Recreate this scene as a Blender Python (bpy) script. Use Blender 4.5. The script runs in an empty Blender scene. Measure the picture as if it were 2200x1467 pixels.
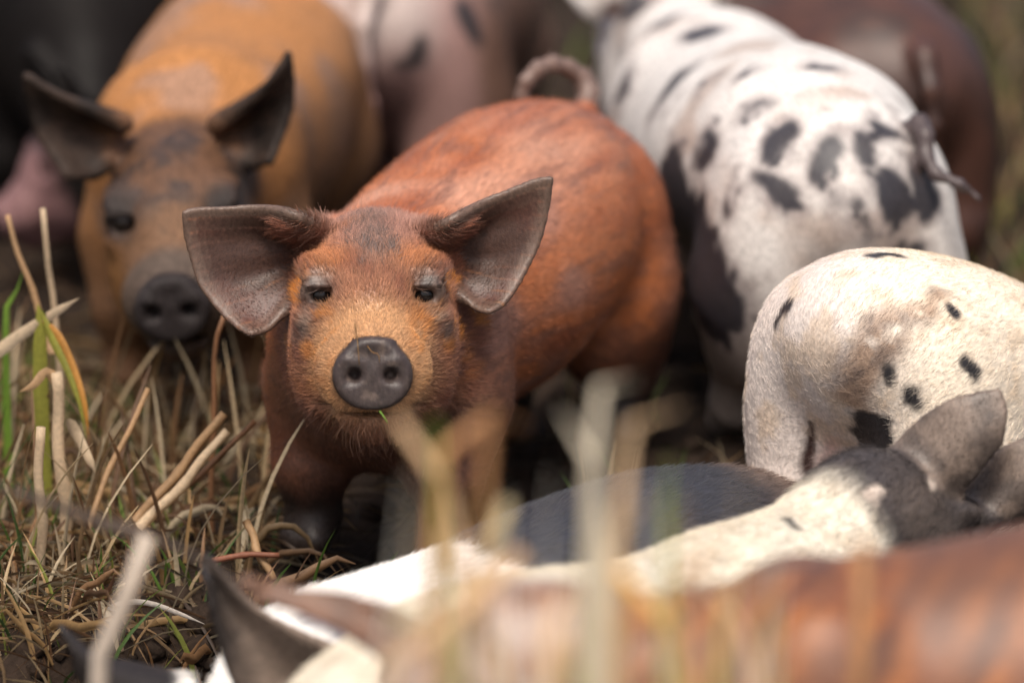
import bpy, math, random, os
import numpy as np
from mathutils import Vector, Matrix
from mathutils.bvhtree import BVHTree

scene = bpy.context.scene
COL = scene.collection
R = math.radians
rng = np.random.default_rng(7)
random.seed(7)

# ------------------------------------------------------------------ camera
PITCH = R(13.0)
CAM = np.array([0.0, -4.33, 1.21])
FPX = 200.0 / 36.0 * 2200.0
FWD = np.array([0, math.cos(PITCH), -math.sin(PITCH)])
UPV = np.array([0, math.sin(PITCH), math.cos(PITCH)])
cd = bpy.data.cameras.new('camera')
cam = bpy.data.objects.new('camera', cd)
COL.objects.link(cam)
cam.location = CAM
cam.rotation_euler = (math.pi / 2 - PITCH, 0, 0)
cd.lens = 200
cd.sensor_width = 36
cd.clip_start = 0.1
cd.clip_end = 500
cd.dof.use_dof = True
cd.dof.focus_distance = 4.44
cd.dof.aperture_fstop = 3.0
scene.camera = cam

# ------------------------------------------------------------------ light
SUN_EL, SUN_AZ = R(63), R(188)          # azimuth measured from +Y towards +X: very high, a little behind the photographer, through thin cloud
w = bpy.data.worlds.new('World')
scene.world = w
w.use_nodes = True
nt = w.node_tree
bg = nt.nodes['Background']
sky = nt.nodes.new('ShaderNodeTexSky')
sky.sky_type = 'NISHITA'
sky.sun_disc = False
sky.sun_elevation = SUN_EL
sky.sun_rotation = SUN_AZ
sky.dust_density = 7.0
sky.ozone_density = 0.3
nt.links.new(sky.outputs[0], bg.inputs[0])
bg.inputs[1].default_value = 0.15
sl = bpy.data.lights.new('sun', 'SUN')
sl.energy = 2.6
sl.angle = R(16)
sl.color = (1.0, 0.95, 0.87)
so = bpy.data.objects.new('sun', sl)
COL.objects.link(so)
sdir = Vector((math.sin(SUN_AZ) * math.cos(SUN_EL), math.cos(SUN_AZ) * math.cos(SUN_EL), math.sin(SUN_EL)))
so.rotation_euler = sdir.to_track_quat('Z', 'Y').to_euler()
so.location = (0, 0, 6)

vs = scene.view_settings
vs.view_transform = 'Standard'
vs.look = 'None'
vs.exposure = 0.18
vs.gamma = 1.0
vs.use_curve_mapping = False
scene.render.engine = 'CYCLES'
cy = scene.cycles
cy.use_denoising = True
cy.max_bounces = 6
cy.diffuse_bounces = 3
cy.glossy_bounces = 2
cy.transmission_bounces = 2
cy.transparent_max_bounces = 4
cy.caustics_reflective = False
cy.caustics_refractive = False
scene.cycles_curves.shape = 'RIBBONS'
scene.cycles_curves.subdivisions = 2


# ------------------------------------------------------------------ helpers
def at(px, py, y):
    """world point where the photograph's pixel meets the plane Y = y (used to lay the place out)"""
    d = FWD + np.array([1, 0, 0]) * (px - 1100) / FPX - UPV * (py - 733.5) / FPX
    return CAM + d * ((y - CAM[1]) / d[1])


def ray(px, py):
    d = FWD + np.array([1, 0, 0]) * (px - 1100) / FPX - UPV * (py - 733.5) / FPX
    return d / np.linalg.norm(d)


def lerp(a, b, t):
    return a + (b - a) * t


def sstep(a, b, x):
    t = np.clip((x - a) / (b - a), 0, 1)
    return t * t * (3 - 2 * t)


def noise(P, freq, seed=0):
    """value noise 0..1, P is (n,3)"""
    q = P * freq + seed * 17.31 + 100.0
    i = np.floor(q).astype(np.int64)
    f = q - i
    f = f * f * (3 - 2 * f)

    def h(a, b, c):
        n = (a * 374761393 + b * 668265263 + c * 1274126177 + seed * 974711) & 0x7fffffff
        n = ((n ^ (n >> 13)) * 1274126177) & 0x7fffffff
        n = n ^ (n >> 16)
        return (n & 0xffff) / 65535.0
    x, y, z = i[:, 0], i[:, 1], i[:, 2]
    fx, fy, fz = f[:, 0], f[:, 1], f[:, 2]
    r = 0
    for dx in (0, 1):
        wx = fx if dx else 1 - fx
        for dy in (0, 1):
            wy = fy if dy else 1 - fy
            for dz in (0, 1):
                wz = fz if dz else 1 - fz
                r = r + h(x + dx, y + dy, z + dz) * wx * wy * wz
    return r


def fbm(P, freq, oct=3, seed=0):
    v, a, t = 0, 1.0, 0
    for k in range(oct):
        v = v + a * noise(P, freq * 2 ** k, seed + k * 5)
        t += a
        a *= 0.55
    return v / t


def rotz(a):
    c, s = math.cos(a), math.sin(a)
    return np.array([[c, -s, 0], [s, c, 0], [0, 0, 1.0]])


def rotx(a):
    c, s = math.cos(a), math.sin(a)
    return np.array([[1.0, 0, 0], [0, c, -s], [0, s, c]])


def roty(a):
    c, s = math.cos(a), math.sin(a)
    return np.array([[c, 0, s], [0, 1.0, 0], [-s, 0, c]])


def tag(o, label=None, cat=None, group=None, kind=None):
    if label: o['label'] = label
    if cat: o['category'] = cat
    if group: o['group'] = group
    if kind: o['kind'] = kind
    return o


def mesh_from(name, V, Fq, smooth=True):
    me = bpy.data.meshes.new(name)
    V = np.asarray(V, dtype=np.float32)
    Fq = np.asarray(Fq, dtype=np.int32)
    n = Fq.shape[1]
    me.vertices.add(len(V))
    me.vertices.foreach_set('co', V.ravel())
    me.loops.add(Fq.size)
    me.loops.foreach_set('vertex_index', Fq.ravel())
    me.polygons.add(len(Fq))
    me.polygons.foreach_set('loop_start', np.arange(0, Fq.size, n, dtype=np.int32))
    me.update(calc_edges=True)
    if smooth:
        me.polygons.foreach_set('use_smooth', np.ones(len(Fq), dtype=bool))
    return me


# ------------------------------------------------------------------ implicit surfaces
class Field:
    def __init__(self, lo, hi, h):
        self.lo = np.array(lo, float); self.h = h
        self.n = np.ceil((np.array(hi) - self.lo) / h).astype(int) + 1
        self.a = np.full(self.n, 0.5, dtype=np.float32)

    def block(self, c, r):
        c = np.asarray(c); r = np.asarray(r)
        i0 = np.clip(np.floor((c - r - self.lo) / self.h).astype(int), 0, self.n)
        i1 = np.clip(np.ceil((c + r - self.lo) / self.h).astype(int) + 1, 0, self.n)
        sl_ = tuple(slice(a, b) for a, b in zip(i0, i1))
        g = [(self.lo[k] + self.h * np.arange(i0[k], i1[k])).astype(np.float32) for k in range(3)]
        return sl_, g[0][:, None, None], g[1][None, :, None], g[2][None, None, :]

    def put(self, sl_, d, k, cut=False):
        a = self.a[sl_]
        if a.size == 0: return
        if cut:
            d = -d
            hh = np.maximum(k - np.abs(a - d), 0) / k
            self.a[sl_] = np.maximum(a, d) + hh * hh * k * 0.25
        else:
            hh = np.maximum(k - np.abs(a - d), 0) / k
            self.a[sl_] = np.minimum(a, d) - hh * hh * k * 0.25

    def ell(self, c, r, k=0.03, M=None, cut=False):
        c = np.asarray(c, float); r = np.asarray(r, float)
        m = r.max() + k + 2 * self.h
        sl_, X, Y, Z = self.block(c, np.full(3, m))
        X, Y, Z = X - c[0], Y - c[1], Z - c[2]
        if M is not None:
            X, Y, Z = (M[0, j] * X + M[1, j] * Y + M[2, j] * Z for j in range(3))
        k0 = np.sqrt((X / r[0]) ** 2 + (Y / r[1]) ** 2 + (Z / r[2]) ** 2)
        k1 = np.sqrt((X / r[0] ** 2) ** 2 + (Y / r[1] ** 2) ** 2 + (Z / r[2] ** 2) ** 2) + 1e-9
        self.put(sl_, k0 * (k0 - 1) / k1, k, cut)

    def cone(self, a, b, ra, rb, k=0.02, cut=False):
        a = np.asarray(a, float); b = np.asarray(b, float)
        c = (a + b) / 2; m = np.abs(b - a) / 2 + max(ra, rb) + k + 2 * self.h
        sl_, X, Y, Z = self.block(c, m)
        ba = b - a; L = ba @ ba + 1e-12
        X, Y, Z = X - a[0], Y - a[1], Z - a[2]
        t = np.clip((X * ba[0] + Y * ba[1] + Z * ba[2]) / L, 0, 1)
        d = np.sqrt((X - t * ba[0]) ** 2 + (Y - t * ba[1]) ** 2 + (Z - t * ba[2]) ** 2) - (ra + (rb - ra) * t)
        self.put(sl_, d, k, cut)

    def disc(self, c, M, rad, half, ax, rnd, k):
        """rounded elliptical puck; axis = column 1 of M, ax = (x stretch, z stretch)"""
        c = np.asarray(c, float)
        m = rad * max(ax) + half + k + 2 * self.h
        sl_, X, Y, Z = self.block(c, np.full(3, m))
        X, Y, Z = X - c[0], Y - c[1], Z - c[2]
        X, Y, Z = (M[0, j] * X + M[1, j] * Y + M[2, j] * Z for j in range(3))
        q = np.sqrt((X / ax[0]) ** 2 + (Z / ax[1]) ** 2) - (rad - rnd)
        w_ = np.abs(Y) - (half - rnd)
        d = np.minimum(np.maximum(q, w_), 0) + np.sqrt(np.maximum(q, 0) ** 2 + np.maximum(w_, 0) ** 2) - rnd
        self.put(sl_, d, k)

    def sheet(self, G, thick, k):
        """thin curved sheet (ear): G (nu,nv,3) grid, thick (nu,nv) half thickness"""
        nu, nv = G.shape[:2]
        V = G.reshape(-1, 3)
        polys = []
        for i in range(nu - 1):
            for j in range(nv - 1):
                p = i * nv + j
                polys.append((p, p + nv, p + nv + 1)); polys.append((p, p + nv + 1, p + 1))
        bvh = BVHTree.FromPolygons([Vector(v) for v in V], polys)
        th = thick.reshape(-1)
        pth = [(th[a] + th[b] + th[c_]) / 3 for a, b, c_ in polys]
        lo, hi = V.min(0), V.max(0)
        mg = k + 0.004 + 2 * self.h
        sl_, X, Y, Z = self.block((lo + hi) / 2, (hi - lo) / 2 + mg)
        sh = self.a[sl_].shape
        P = np.stack(np.broadcast_arrays(X, Y, Z), -1).reshape(-1, 3)
        # coarse reject by a few sample points
        S = V[::max(1, len(V) // 60)]
        dm = np.full(len(P), 9.0, dtype=np.float32)
        for s_ in S:
            dm = np.minimum(dm, ((P - s_) ** 2).sum(1))
        near = np.flatnonzero(dm < (mg + 0.03) ** 2)
        d = np.full(len(P), 0.5, dtype=np.float32)
        fn = bvh.find_nearest
        for q in near:
            co, no, idx, dist = fn(P[q].tolist(), 0.05)
            if idx is not None:
                d[q] = dist - pth[idx]
        self.put(sl_, d.reshape(sh), k)

    def mesh(self):
        a = self.a
        s = a < 0
        n = s.shape
        cnt = np.zeros((n[0] - 1, n[1] - 1, n[2] - 1), np.uint8)
        offs = [(i, j, k) for i in (0, 1) for j in (0, 1) for k in (0, 1)]
        for i, j, k in offs:
            cnt += s[i:n[0] - 1 + i, j:n[1] - 1 + j, k:n[2] - 1 + k]
        cd_ = cnt.shape
        act = np.flatnonzero((cnt > 0) & (cnt < 8))
        ci, cj, ck = np.unravel_index(act, cd_)
        val = {o: a[ci + o[0], cj + o[1], ck + o[2]] for o in offs}
        acc = np.zeros((len(act), 3)); num = np.zeros(len(act))
        for o in offs:
            for ax in range(3):
                if o[ax] == 0:
                    p = list(o); p[ax] = 1; p = tuple(p)
                    A, B = val[o], val[p]
                    m = (A < 0) != (B < 0)
                    t = np.where(m, A / np.where(m, A - B, 1), 0)
                    pos = np.zeros((len(act), 3)) + np.array(o, float)
                    pos[:, ax] = t
                    acc += pos * m[:, None]; num += m
        V = acc / num[:, None] + np.stack([ci, cj, ck], 1)
        V = self.lo + V * self.h
        quads = []
        strides = (cd_[1] * cd_[2], cd_[2], 1)
        for ax in range(3):
            sl0 = [slice(1, n[q] - 1) for q in range(3)]; sl1 = [slice(1, n[q] - 1) for q in range(3)]
            sl0[ax] = slice(0, n[ax] - 1); sl1[ax] = slice(1, n[ax])
            S0, S1 = s[tuple(sl0)], s[tuple(sl1)]
            e = np.argwhere(S0 != S1)
            if len(e) == 0: continue
            inside = S0[tuple(e.T)]
            e = e + np.array([0 if q == ax else 1 for q in range(3)])
            b, c = [(1, 2), (2, 0), (0, 1)][ax]
            base = e[:, 0] * strides[0] + e[:, 1] * strides[1] + e[:, 2]
            q4 = np.stack([base - strides[b] - strides[c], base - strides[c], base, base - strides[b]], 1)
            q4 = np.searchsorted(act, q4)
            q4[~inside] = q4[~inside][:, ::-1]
            quads.append(q4)
        return V, np.concatenate(quads)


def vert_normals(V, Fq):
    a, b, c, d = (V[Fq[:, i]] for i in range(4))
    fn = np.cross(c - a, d - b)
    N = np.zeros_like(V)
    for i in range(4):
        for ax in range(3):
            N[:, ax] += np.bincount(Fq[:, i], fn[:, ax], len(V))
    return N / (np.linalg.norm(N, axis=1, keepdims=True) + 1e-12)


def relax(V, Fq, it=2):
    n = len(V)
    for k in range(it):
        for lam in (0.5, -0.52):
            S = np.zeros_like(V); c = np.zeros(n)
            for i in range(4):
                j = (i + 1) % 4
                for u, v in ((i, j), (j, i)):
                    for ax in range(3):
                        S[:, ax] += np.bincount(Fq[:, u], V[Fq[:, v], ax], n)
                    c += np.bincount(Fq[:, u], minlength=n)
            V = V + lam * (S / c[:, None] - V)
    return V


# ------------------------------------------------------------------ ears
def polyline(pts, n):
    pts = np.asarray(pts, float)
    # Catmull-Rom through the points, resampled evenly
    P = np.vstack([2 * pts[0] - pts[1], pts, 2 * pts[-1] - pts[-2]])
    out = []
    for i in range(1, len(P) - 2):
        t = np.linspace(0, 1, 12, endpoint=False)[:, None]
        p0, p1, p2, p3 = P[i - 1], P[i], P[i + 1], P[i + 2]
        out.append(0.5 * (2 * p1 + (p2 - p0) * t + (2 * p0 - 5 * p1 + 4 * p2 - p3) * t ** 2 + (3 * p1 - p0 - 3 * p2 + p3) * t ** 3))
    out = np.vstack(out + [pts[-1:]])
    s = np.r_[0, np.cumsum(np.linalg.norm(np.diff(out, axis=0), axis=1))]
    q = np.linspace(0, s[-1], n)
    return np.stack([np.interp(q, s, out[:, k]) for k in range(3)], 1)


def coons(base, top, outer, bottom, n=22):
    """base: top->bottom at the skull, top: base->tip, outer: tip->lobe, bottom: base->lobe"""
    c0, c1 = polyline(top, n), polyline(bottom, n)
    d0, d1 = polyline(base, n), polyline(outer, n)
    u = np.linspace(0, 1, n)[:, None, None]; v = np.linspace(0, 1, n)[None, :, None]
    S = (1 - v) * c0[:, None] + v * c1[:, None] + (1 - u) * d0[None] + u * d1[None]
    S -= (1 - u) * (1 - v) * c0[0] + u * (1 - v) * c0[-1] + (1 - u) * v * c1[0] + u * v * c1[-1]
    return S


# ------------------------------------------------------------------ the pig
EY = np.array([1, -1, 1.0])      # head coordinates are (right, forward, up); forward is local -Y


class Pig:
    """local frame: nose towards -Y, feet on z = 0; head frame given in the world"""

    def __init__(self, loc, heading, scale=1.0, h=0.004, head=None, fat=1.0, tail=None, ears=None, dip=0.0, face=True, legs=True, headscale=None, eyes=True, stride=(0, 0), lid=18, tilt=0.0, thin_tail=1.0):
        self.loc = np.array(loc, float); self.Rz = rotz(heading); self.s = s = scale
        self.h = h
        L = lambda p: np.array(p, float) * s
        hs = headscale or s
        self.hs = hs
        if head is None:
            head = dict(pos=self.loc + self.Rz @ L((0, -0.17, 0.235)), yaw=heading, pitch=R(-25), roll=0)
        hp = (np.array(head['pos'], float) - self.loc) @ self.Rz        # into local
        Mh = self.Rz.T @ rotz(head.get('yaw', 0)) @ rotx(-head.get('pitch', 0)) @ roty(head.get('roll', 0))
        self.hp, self.Mh = hp, Mh
        H = lambda p: hp + Mh @ (np.array(p, float) * EY * hs)
        self.H = H
        Mf = Mh.copy()
        # bounds
        lo = np.array([-0.2, -0.1, -0.03]) * s; hi = np.array([0.2, 0.62, 0.42]) * s
        lo = np.minimum(lo, hp - 0.2 * hs); hi = np.maximum(hi, hp + 0.2 * hs)
        for E in (ears or []):
            for p in E['pts']:
                q = H(p); lo = np.minimum(lo, q - 0.03); hi = np.maximum(hi, q + 0.03)
        if tail is None:                                  # plain tail hanging behind the hams
            tail = [tuple(self.loc + self.Rz @ L(p[:3])) + (p[3] * s * thin_tail,) for p in ((0, .50, .285, .016), (.003, .535, .282, .012), (.007, .556, .255, .009), (.006, .560, .22, .0075), (.001, .556, .185, .006), (-.006, .552, .155, .0045))]
            self.tail_end = np.array(tail[-1][:3])
        if not tail: tail = None
        if tail is not None:
            T = np.array([((np.array(t[:3]) - self.loc) @ self.Rz) for t in tail])
            lo = np.minimum(lo, T.min(0) - 0.02); hi = np.maximum(hi, T.max(0) + 0.02)
        F = Field(lo, hi, h)
        f_ = fat
        # trunk
        F.ell(L((0, 0.035, 0.215 - dip)), L((0.084 * f_, 0.125, 0.112)), 0.03)
        F.ell(L((0, 0.205, 0.218)), L((0.106 * f_, 0.205, 0.110)), 0.05 * s)
        F.ell(L((0, 0.30, 0.228)), L((0.099 * f_, 0.13, 0.104)), 0.05 * s)
        F.ell(L((0, 0.395, 0.235)), L((0.092 * f_, 0.145, 0.102)), 0.05 * s)
        F.ell(L((0, 0.19, 0.182)), L((0.085 * f_, 0.15, 0.078)), 0.05 * s)
        F.ell(L((0, 0.02, 0.165)), L((0.07 * f_, 0.075, 0.075)), 0.04 * s)
        for sx in (-1, 1):
            F.ell(L((0.053 * sx * f_, 0.435, 0.178)), L((0.056, 0.078, 0.118)), 0.020 * s, rotx(R(-10)))
            F.ell(L((0.042 * sx * f_, 0.36, 0.28)), L((0.028, 0.04, 0.028)), 0.04 * s)      # hip bone
            F.ell(L((0.054 * sx * f_, 0.03, 0.19)), L((0.043, 0.066, 0.108)), 0.022 * s, rotx(R(10)))
            if legs:
                x = 0.062 * sx * f_ ** 0.5
                F.cone(L((x, 0.02, 0.14)), L((x, 0.0, 0.082)), 0.048 * s, 0.033 * s, 0.03)
                F.cone(L((x, 0.0, 0.082)), L((x, 0.006, 0.034)), 0.032 * s, 0.023 * s, 0.012)
                F.cone(L((x, 0.004, 0.034)), L((x - 0.009, -0.014, 0.016)), 0.022 * s, 0.015 * s, 0.01)
                F.cone(L((x, 0.004, 0.034)), L((x + 0.009, -0.014, 0.016)), 0.022 * s, 0.015 * s, 0.008)
                x = 0.06 * sx; dy = stride[(sx + 1) // 2]
                F.cone(L((x, 0.44 + dy * .3, 0.15)), L((x, 0.475 + dy * .8, 0.10)), 0.056 * s, 0.036 * s, 0.03)
                F.cone(L((x, 0.475 + dy * .8, 0.10)), L((x, 0.462 + dy, 0.036)), 0.034 * s, 0.024 * s, 0.014)
                F.cone(L((x, 0.46 + dy, 0.036)), L((x - 0.009, 0.44 + dy, 0.016)), 0.023 * s, 0.015 * s, 0.01)
                F.cone(L((x, 0.46 + dy, 0.036)), L((x + 0.009, 0.44 + dy, 0.016)), 0.023 * s, 0.015 * s, 0.008)
        # neck
        nb = L((0, 0.02, 0.23 - dip)); nh = H((0, -0.035, 0.0))
        F.cone(nb, lerp(nb, nh, 0.6), 0.083 * s, 0.055 * hs, 0.04 * s)
        F.cone(lerp(nb, nh, 0.4), nh, 0.060 * s, 0.040 * hs, 0.03 * s)
        F.cone(L((0, -0.0, 0.18)), H((0, -0.02, -0.05)), 0.068 * s, 0.040 * hs, 0.035 * s)
        # head
        e = lambda c, r, k=0.02, cut=False: F.ell(H(c), np.array(r) * hs, k * hs, Mf, cut)
        e((0, -0.03, -0.004), (0.052, 0.072, 0.056), 0.03)
        e((0, 0.013, -0.014), (0.051, 0.058, 0.046), 0.025)
        for sx in (-1, 1):
            e((0.028 * sx, -0.002, -0.058), (0.0335, 0.056, 0.047), 0.026)
        F.cone(H((0, 0.02, -0.035)), H((0, 0.076, -0.056)), 0.048 * hs, 0.036 * hs, 0.022 * hs)
        e((0, 0.083, -0.057), (0.0445, 0.021, 0.0375), 0.007)
        F.cone(H((0, 0.0, -0.075)), H((0, 0.078, -0.092)), 0.042 * hs, 0.021 * hs, 0.025 * hs)
        if face:
            for sx in (-1, 1):
                e((0.042 * sx, 0.026, 0.020), (0.015, 0.018, 0.009), 0.014)       # brow
                e((0.040 * sx, 0.036, -0.018), (0.018, 0.018, 0.010), 0.012)    # below the eye
        if eyes:
            for sx in (-1, 1):
                e((0.0415 * sx, 0.050, 0.0), (0.0125, 0.012, 0.0095), 0.004, True)     # eye opening
                e((0.0425 * sx, 0.041, 0.0005), (0.0145, 0.0095, 0.0125), 0.002)           # lids
                e((0.0395 * sx, 0.0535, -0.0020), (0.0104, 0.0125, 0.0042 + lid * 0.0001 * (1 if sx > 0 else .7)), 0.0015, True)     # slit
                e((0.0430 * sx, 0.0478, 0.0066), (0.0122, 0.0066, 0.0034), 0.003)       # lid folds
                e((0.0450 * sx, 0.0452, 0.0124), (0.0120, 0.0058, 0.0026), 0.004)
                e((0.0455 * sx, 0.0395, 0.0176), (0.0115, 0.0060, 0.0024), 0.006)
                e((0.0425 * sx, 0.0470, -0.0100), (0.0112, 0.0066, 0.0022), 0.0015)
                e((0.0435 * sx, 0.0448, -0.0145), (0.0105, 0.0060, 0.0020), 0.002)
        # snout
        nose_up = rotx(R(4))
        Ms = Mf @ nose_up
        F.disc(H((0, 0.104, -0.0605)), Ms, 0.0282 * hs, 0.016 * hs, (1.10, 0.97), 0.0055 * hs, 0.004 * hs)
        for sx in (-1, 1):
            for c_, r_ in (((0.0138, 0.121, -0.0605), (0.0052, 0.013, 0.0060)), ((0.0165, 0.1225, -0.0625), (0.0058, 0.006, 0.0040)), ((0.0185, 0.123, -0.0665), (0.0045, 0.004, 0.0030))):
                F.ell(H((c_[0] * sx, c_[1], c_[2])), np.array(r_) * hs, 0.004 * hs, Mf @ roty(R(20 * sx)), True)
            e((0.0135 * sx, 0.1195, -0.0500), (0.0085, 0.003, 0.0032), 0.005)               # fleshy rim over the nostril
        e((0, 0.1245, -0.080), (0.0022, 0.004, 0.012), 0.005, True)                           # groove down to the lip
        e((0, 0.1250, -0.045), (0.010, 0.0035, 0.006), 0.008, True)                           # hollow between
        e((0.001, 0.112, -0.0350), (0.0165, 0.007, 0.0026), 0.007)                             # uneven upper rim
        # mouth line
        e((0, 0.10, -0.0905), (0.03, 0.022, 0.0022), 0.004, True)
        for sx in (-1, 1):
            e((0.033 * sx, 0.055, -0.085), (0.010, 0.035, 0.0025), 0.004, True)
        # ears
        self.ear_grids = []
        for E in (ears or []):
            G = E['grid']
            Gl = np.array([H(p) for p in G.reshape(-1, 3)]).reshape(G.shape)
            n = G.shape[0]
            u = np.linspace(0, 1, n)[:, None]
            th = (0.0062 - 0.0036 * np.minimum(u * 1.6, 1) + 0 * u.T) * E.get('th', 1.0)
            F.sheet(Gl, th, 0.010)
            self.ear_grids.append(Gl)
        # tail
        if tail is not None:
            for a, b, ta, tb in zip(T[:-1], T[1:], tail[:-1], tail[1:]):
                F.cone(a, b, ta[3], tb[3], 0.008)
        V, Q = F.mesh()
        V = relax(V, Q, 2)
        self.tilt = tilt                                  # standing downhill: the fore end lower
        V[:, 2] -= tilt * (0.5 * s - V[:, 1])
        self.V, self.Q = V, Q
        self.N = vert_normals(V, Q)
        self.W = V @ self.Rz.T + self.loc          # world positions
        self.NW = self.N @ self.Rz.T

    def head_coords(self, V=None):
        V = self.V if V is None else V
        return ((V - self.hp) @ self.Mh) * EY / self.hs

    def ear_dist(self):
        d = np.full(len(self.V), 9.0)
        u = np.zeros(len(self.V)); self.ev = np.full(len(self.V), 0.5)
        for G in self.ear_grids:
            n = G.shape[0]
            for i in range(0, n):
                for j in list(range(0, n, 2)) + [n - 1]:
                    q = ((self.V - G[i, j]) ** 2).sum(1)
                    m = q < d
                    d[m] = q[m]; u[m] = i / (n - 1); self.ev[m] = j / (n - 1)
        return np.sqrt(d), u

    def hits(self, pts):
        """surface points (world) under photograph pixels"""
        if not hasattr(self, 'bvh'):
            self.bvh = BVHTree.FromPolygons(self.W.tolist(), self.Q.tolist())
        out = []
        for p in pts:
            co, no, idx, dist = self.bvh.ray_cast(Vector(CAM), Vector(ray(p[0], p[1])))
            out.append(None if co is None else np.array(co))
        return out

    def spots(self, spec, warp=0.006, freq=60, seed=3):
        """spec: list of strokes [(px,py,rpx),...]; returns signed value (>0 inside, metres)"""
        Wn = self.W + warp * (np.stack([noise(self.W, freq, seed + i) for i in range(3)], 1) - 0.5) * 2
        val = np.full(len(self.W), -1.0)
        for st in spec:
            prev = None
            for (px, py, rp) in st:
                hpt = self.hits([(px, py)])[0]
                if hpt is None:
                    prev = None; continue
                r = rp * np.linalg.norm(hpt - CAM) / FPX
                if prev is None:
                    val = np.maximum(val, r - np.linalg.norm(Wn - hpt, axis=1))
                else:
                    a, ra = prev
                    ba = hpt - a
                    t = np.clip(((Wn - a) @ ba) / (ba @ ba + 1e-9), 0, 1)
                    val = np.maximum(val, ra + (r - ra) * t - np.linalg.norm(Wn - a - t[:, None] * ba, axis=1))
                prev = (hpt, r)
        return val

    def build(self, name, colour, mat, label, gloss=None):
        me = mesh_from(name, self.V, self.Q)
        ca = me.color_attributes.new('coat', 'FLOAT_COLOR', 'POINT')
        c4 = np.ones((len(self.V), 4), np.float32); c4[:, :3] = np.clip(colour, 0, 1)
        ca.data.foreach_set('color', c4.ravel())
        self.colour = c4[:, :3]
        sk = me.attributes.new('bare', 'FLOAT', 'POINT')
        sk.data.foreach_set('value', (np.zeros(len(self.V)) if gloss is None else gloss).astype(np.float32))
        o = bpy.data.objects.new(name, me)
        COL.objects.link(o)
        o.location = self.loc
        o.rotation_euler = (0, 0, math.atan2(self.Rz[1, 0], self.Rz[0, 0]))
        me.materials.append(mat)
        tag(o, label, 'pig', 'herd of pigs')
        self.obj = o
        return o


# ------------------------------------------------------------------ materials
def new_mat(name):
    m = bpy.data.materials.new(name); m.use_nodes = True
    return m, m.node_tree, m.node_tree.nodes['Principled BSDF']


def node(nt_, t, **kw):
    n = nt_.nodes.new(t)
    for k, v in kw.items(): setattr(n, k, v)
    return n


def hide_mat(name, stretch=(420, 80, 260), var=0.24, bump=0.18, spec=0.4):
    """short-haired hide: colour from the coat attribute, streaks of hair along the body, bare skin smoother"""
    m, t, b = new_mat(name)
    col = node(t, 'ShaderNodeAttribute', attribute_name='coat')
    bare = node(t, 'ShaderNodeAttribute', attribute_name='bare')
    tc = node(t, 'ShaderNodeTexCoord')
    mp = node(t, 'ShaderNodeMapping'); mp.inputs['Scale'].default_value = stretch
    t.links.new(tc.outputs['Object'], mp.inputs[0])
    n1 = node(t, 'ShaderNodeTexNoise'); n1.inputs['Scale'].default_value = 1.0; n1.inputs['Detail'].default_value = 4
    t.links.new(mp.outputs[0], n1.inputs['Vector'])
    n2 = node(t, 'ShaderNodeTexNoise'); n2.inputs['Scale'].default_value = 900; n2.inputs['Detail'].default_value = 2
    t.links.new(tc.outputs['Object'], n2.inputs['Vector'])
    mr = node(t, 'ShaderNodeMapRange')
    mr.inputs['From Min'].default_value = 0.3; mr.inputs['From Max'].default_value = 0.7
    mr.inputs['To Min'].default_value = 1 - var; mr.inputs['To Max'].default_value = 1 + var
    t.links.new(n1.outputs['Fac'], mr.inputs[0])
    mx = node(t, 'ShaderNodeMix', data_type='RGBA', blend_type='MULTIPLY'); mx.inputs[0].default_value = 1
    t.links.new(col.outputs['Color'], mx.inputs[6]); t.links.new(mr.outputs[0], mx.inputs[7])
    t.links.new(mx.outputs[2], b.inputs['Base Color'])
    rr = node(t, 'ShaderNodeMapRange'); rr.inputs['To Min'].default_value = 0.42; rr.inputs['To Max'].default_value = 0.42
    t.links.new(bare.outputs['Fac'], rr.inputs[0]); t.links.new(rr.outputs[0], b.inputs['Roughness'])
    b.inputs['Specular IOR Level'].default_value = spec
    ad = node(t, 'ShaderNodeMath', operation='ADD'); t.links.new(n1.outputs['Fac'], ad.inputs[0]); t.links.new(n2.outputs['Fac'], ad.inputs[1])
    bp = node(t, 'ShaderNodeBump'); bp.inputs['Strength'].default_value = bump; bp.inputs['Distance'].default_value = 0.0025
    bs = node(t, 'ShaderNodeMapRange'); bs.inputs['To Min'].default_value = bump; bs.inputs['To Max'].default_value = bump * 1.1
    t.links.new(bare.outputs['Fac'], bs.inputs[0]); t.links.new(bs.outputs[0], bp.inputs['Strength'])
    t.links.new(ad.outputs[0], bp.inputs['Height']); t.links.new(bp.outputs[0], b.inputs['Normal'])
    return m


def hair_mat():
    m, t, b = new_mat('bristle')
    a = node(t, 'ShaderNodeAttribute', attribute_name='hair_tint')
    t.links.new(a.outputs['Color'], b.inputs['Base Color'])
    b.inputs['Roughness'].default_value = 0.5
    b.inputs['Specular IOR Level'].default_value = 0.4
    return m


HIDE = hide_mat('pig_hide')
HIDE_DULL = hide_mat('pig_hide_matt', spec=0.06)
HIDE_MUD = hide_mat('pig_hide_muddy', var=0.4, bump=0.4, spec=0.14)
BRISTLE = hair_mat()
eye_m, _t, _b = new_mat('eyeball')
_b.inputs['Base Color'].default_value = (0.012, 0.009, 0.008, 1); _b.inputs['Roughness'].default_value = 0.14; _b.inputs['Specular IOR Level'].default_value = 0.35


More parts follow.
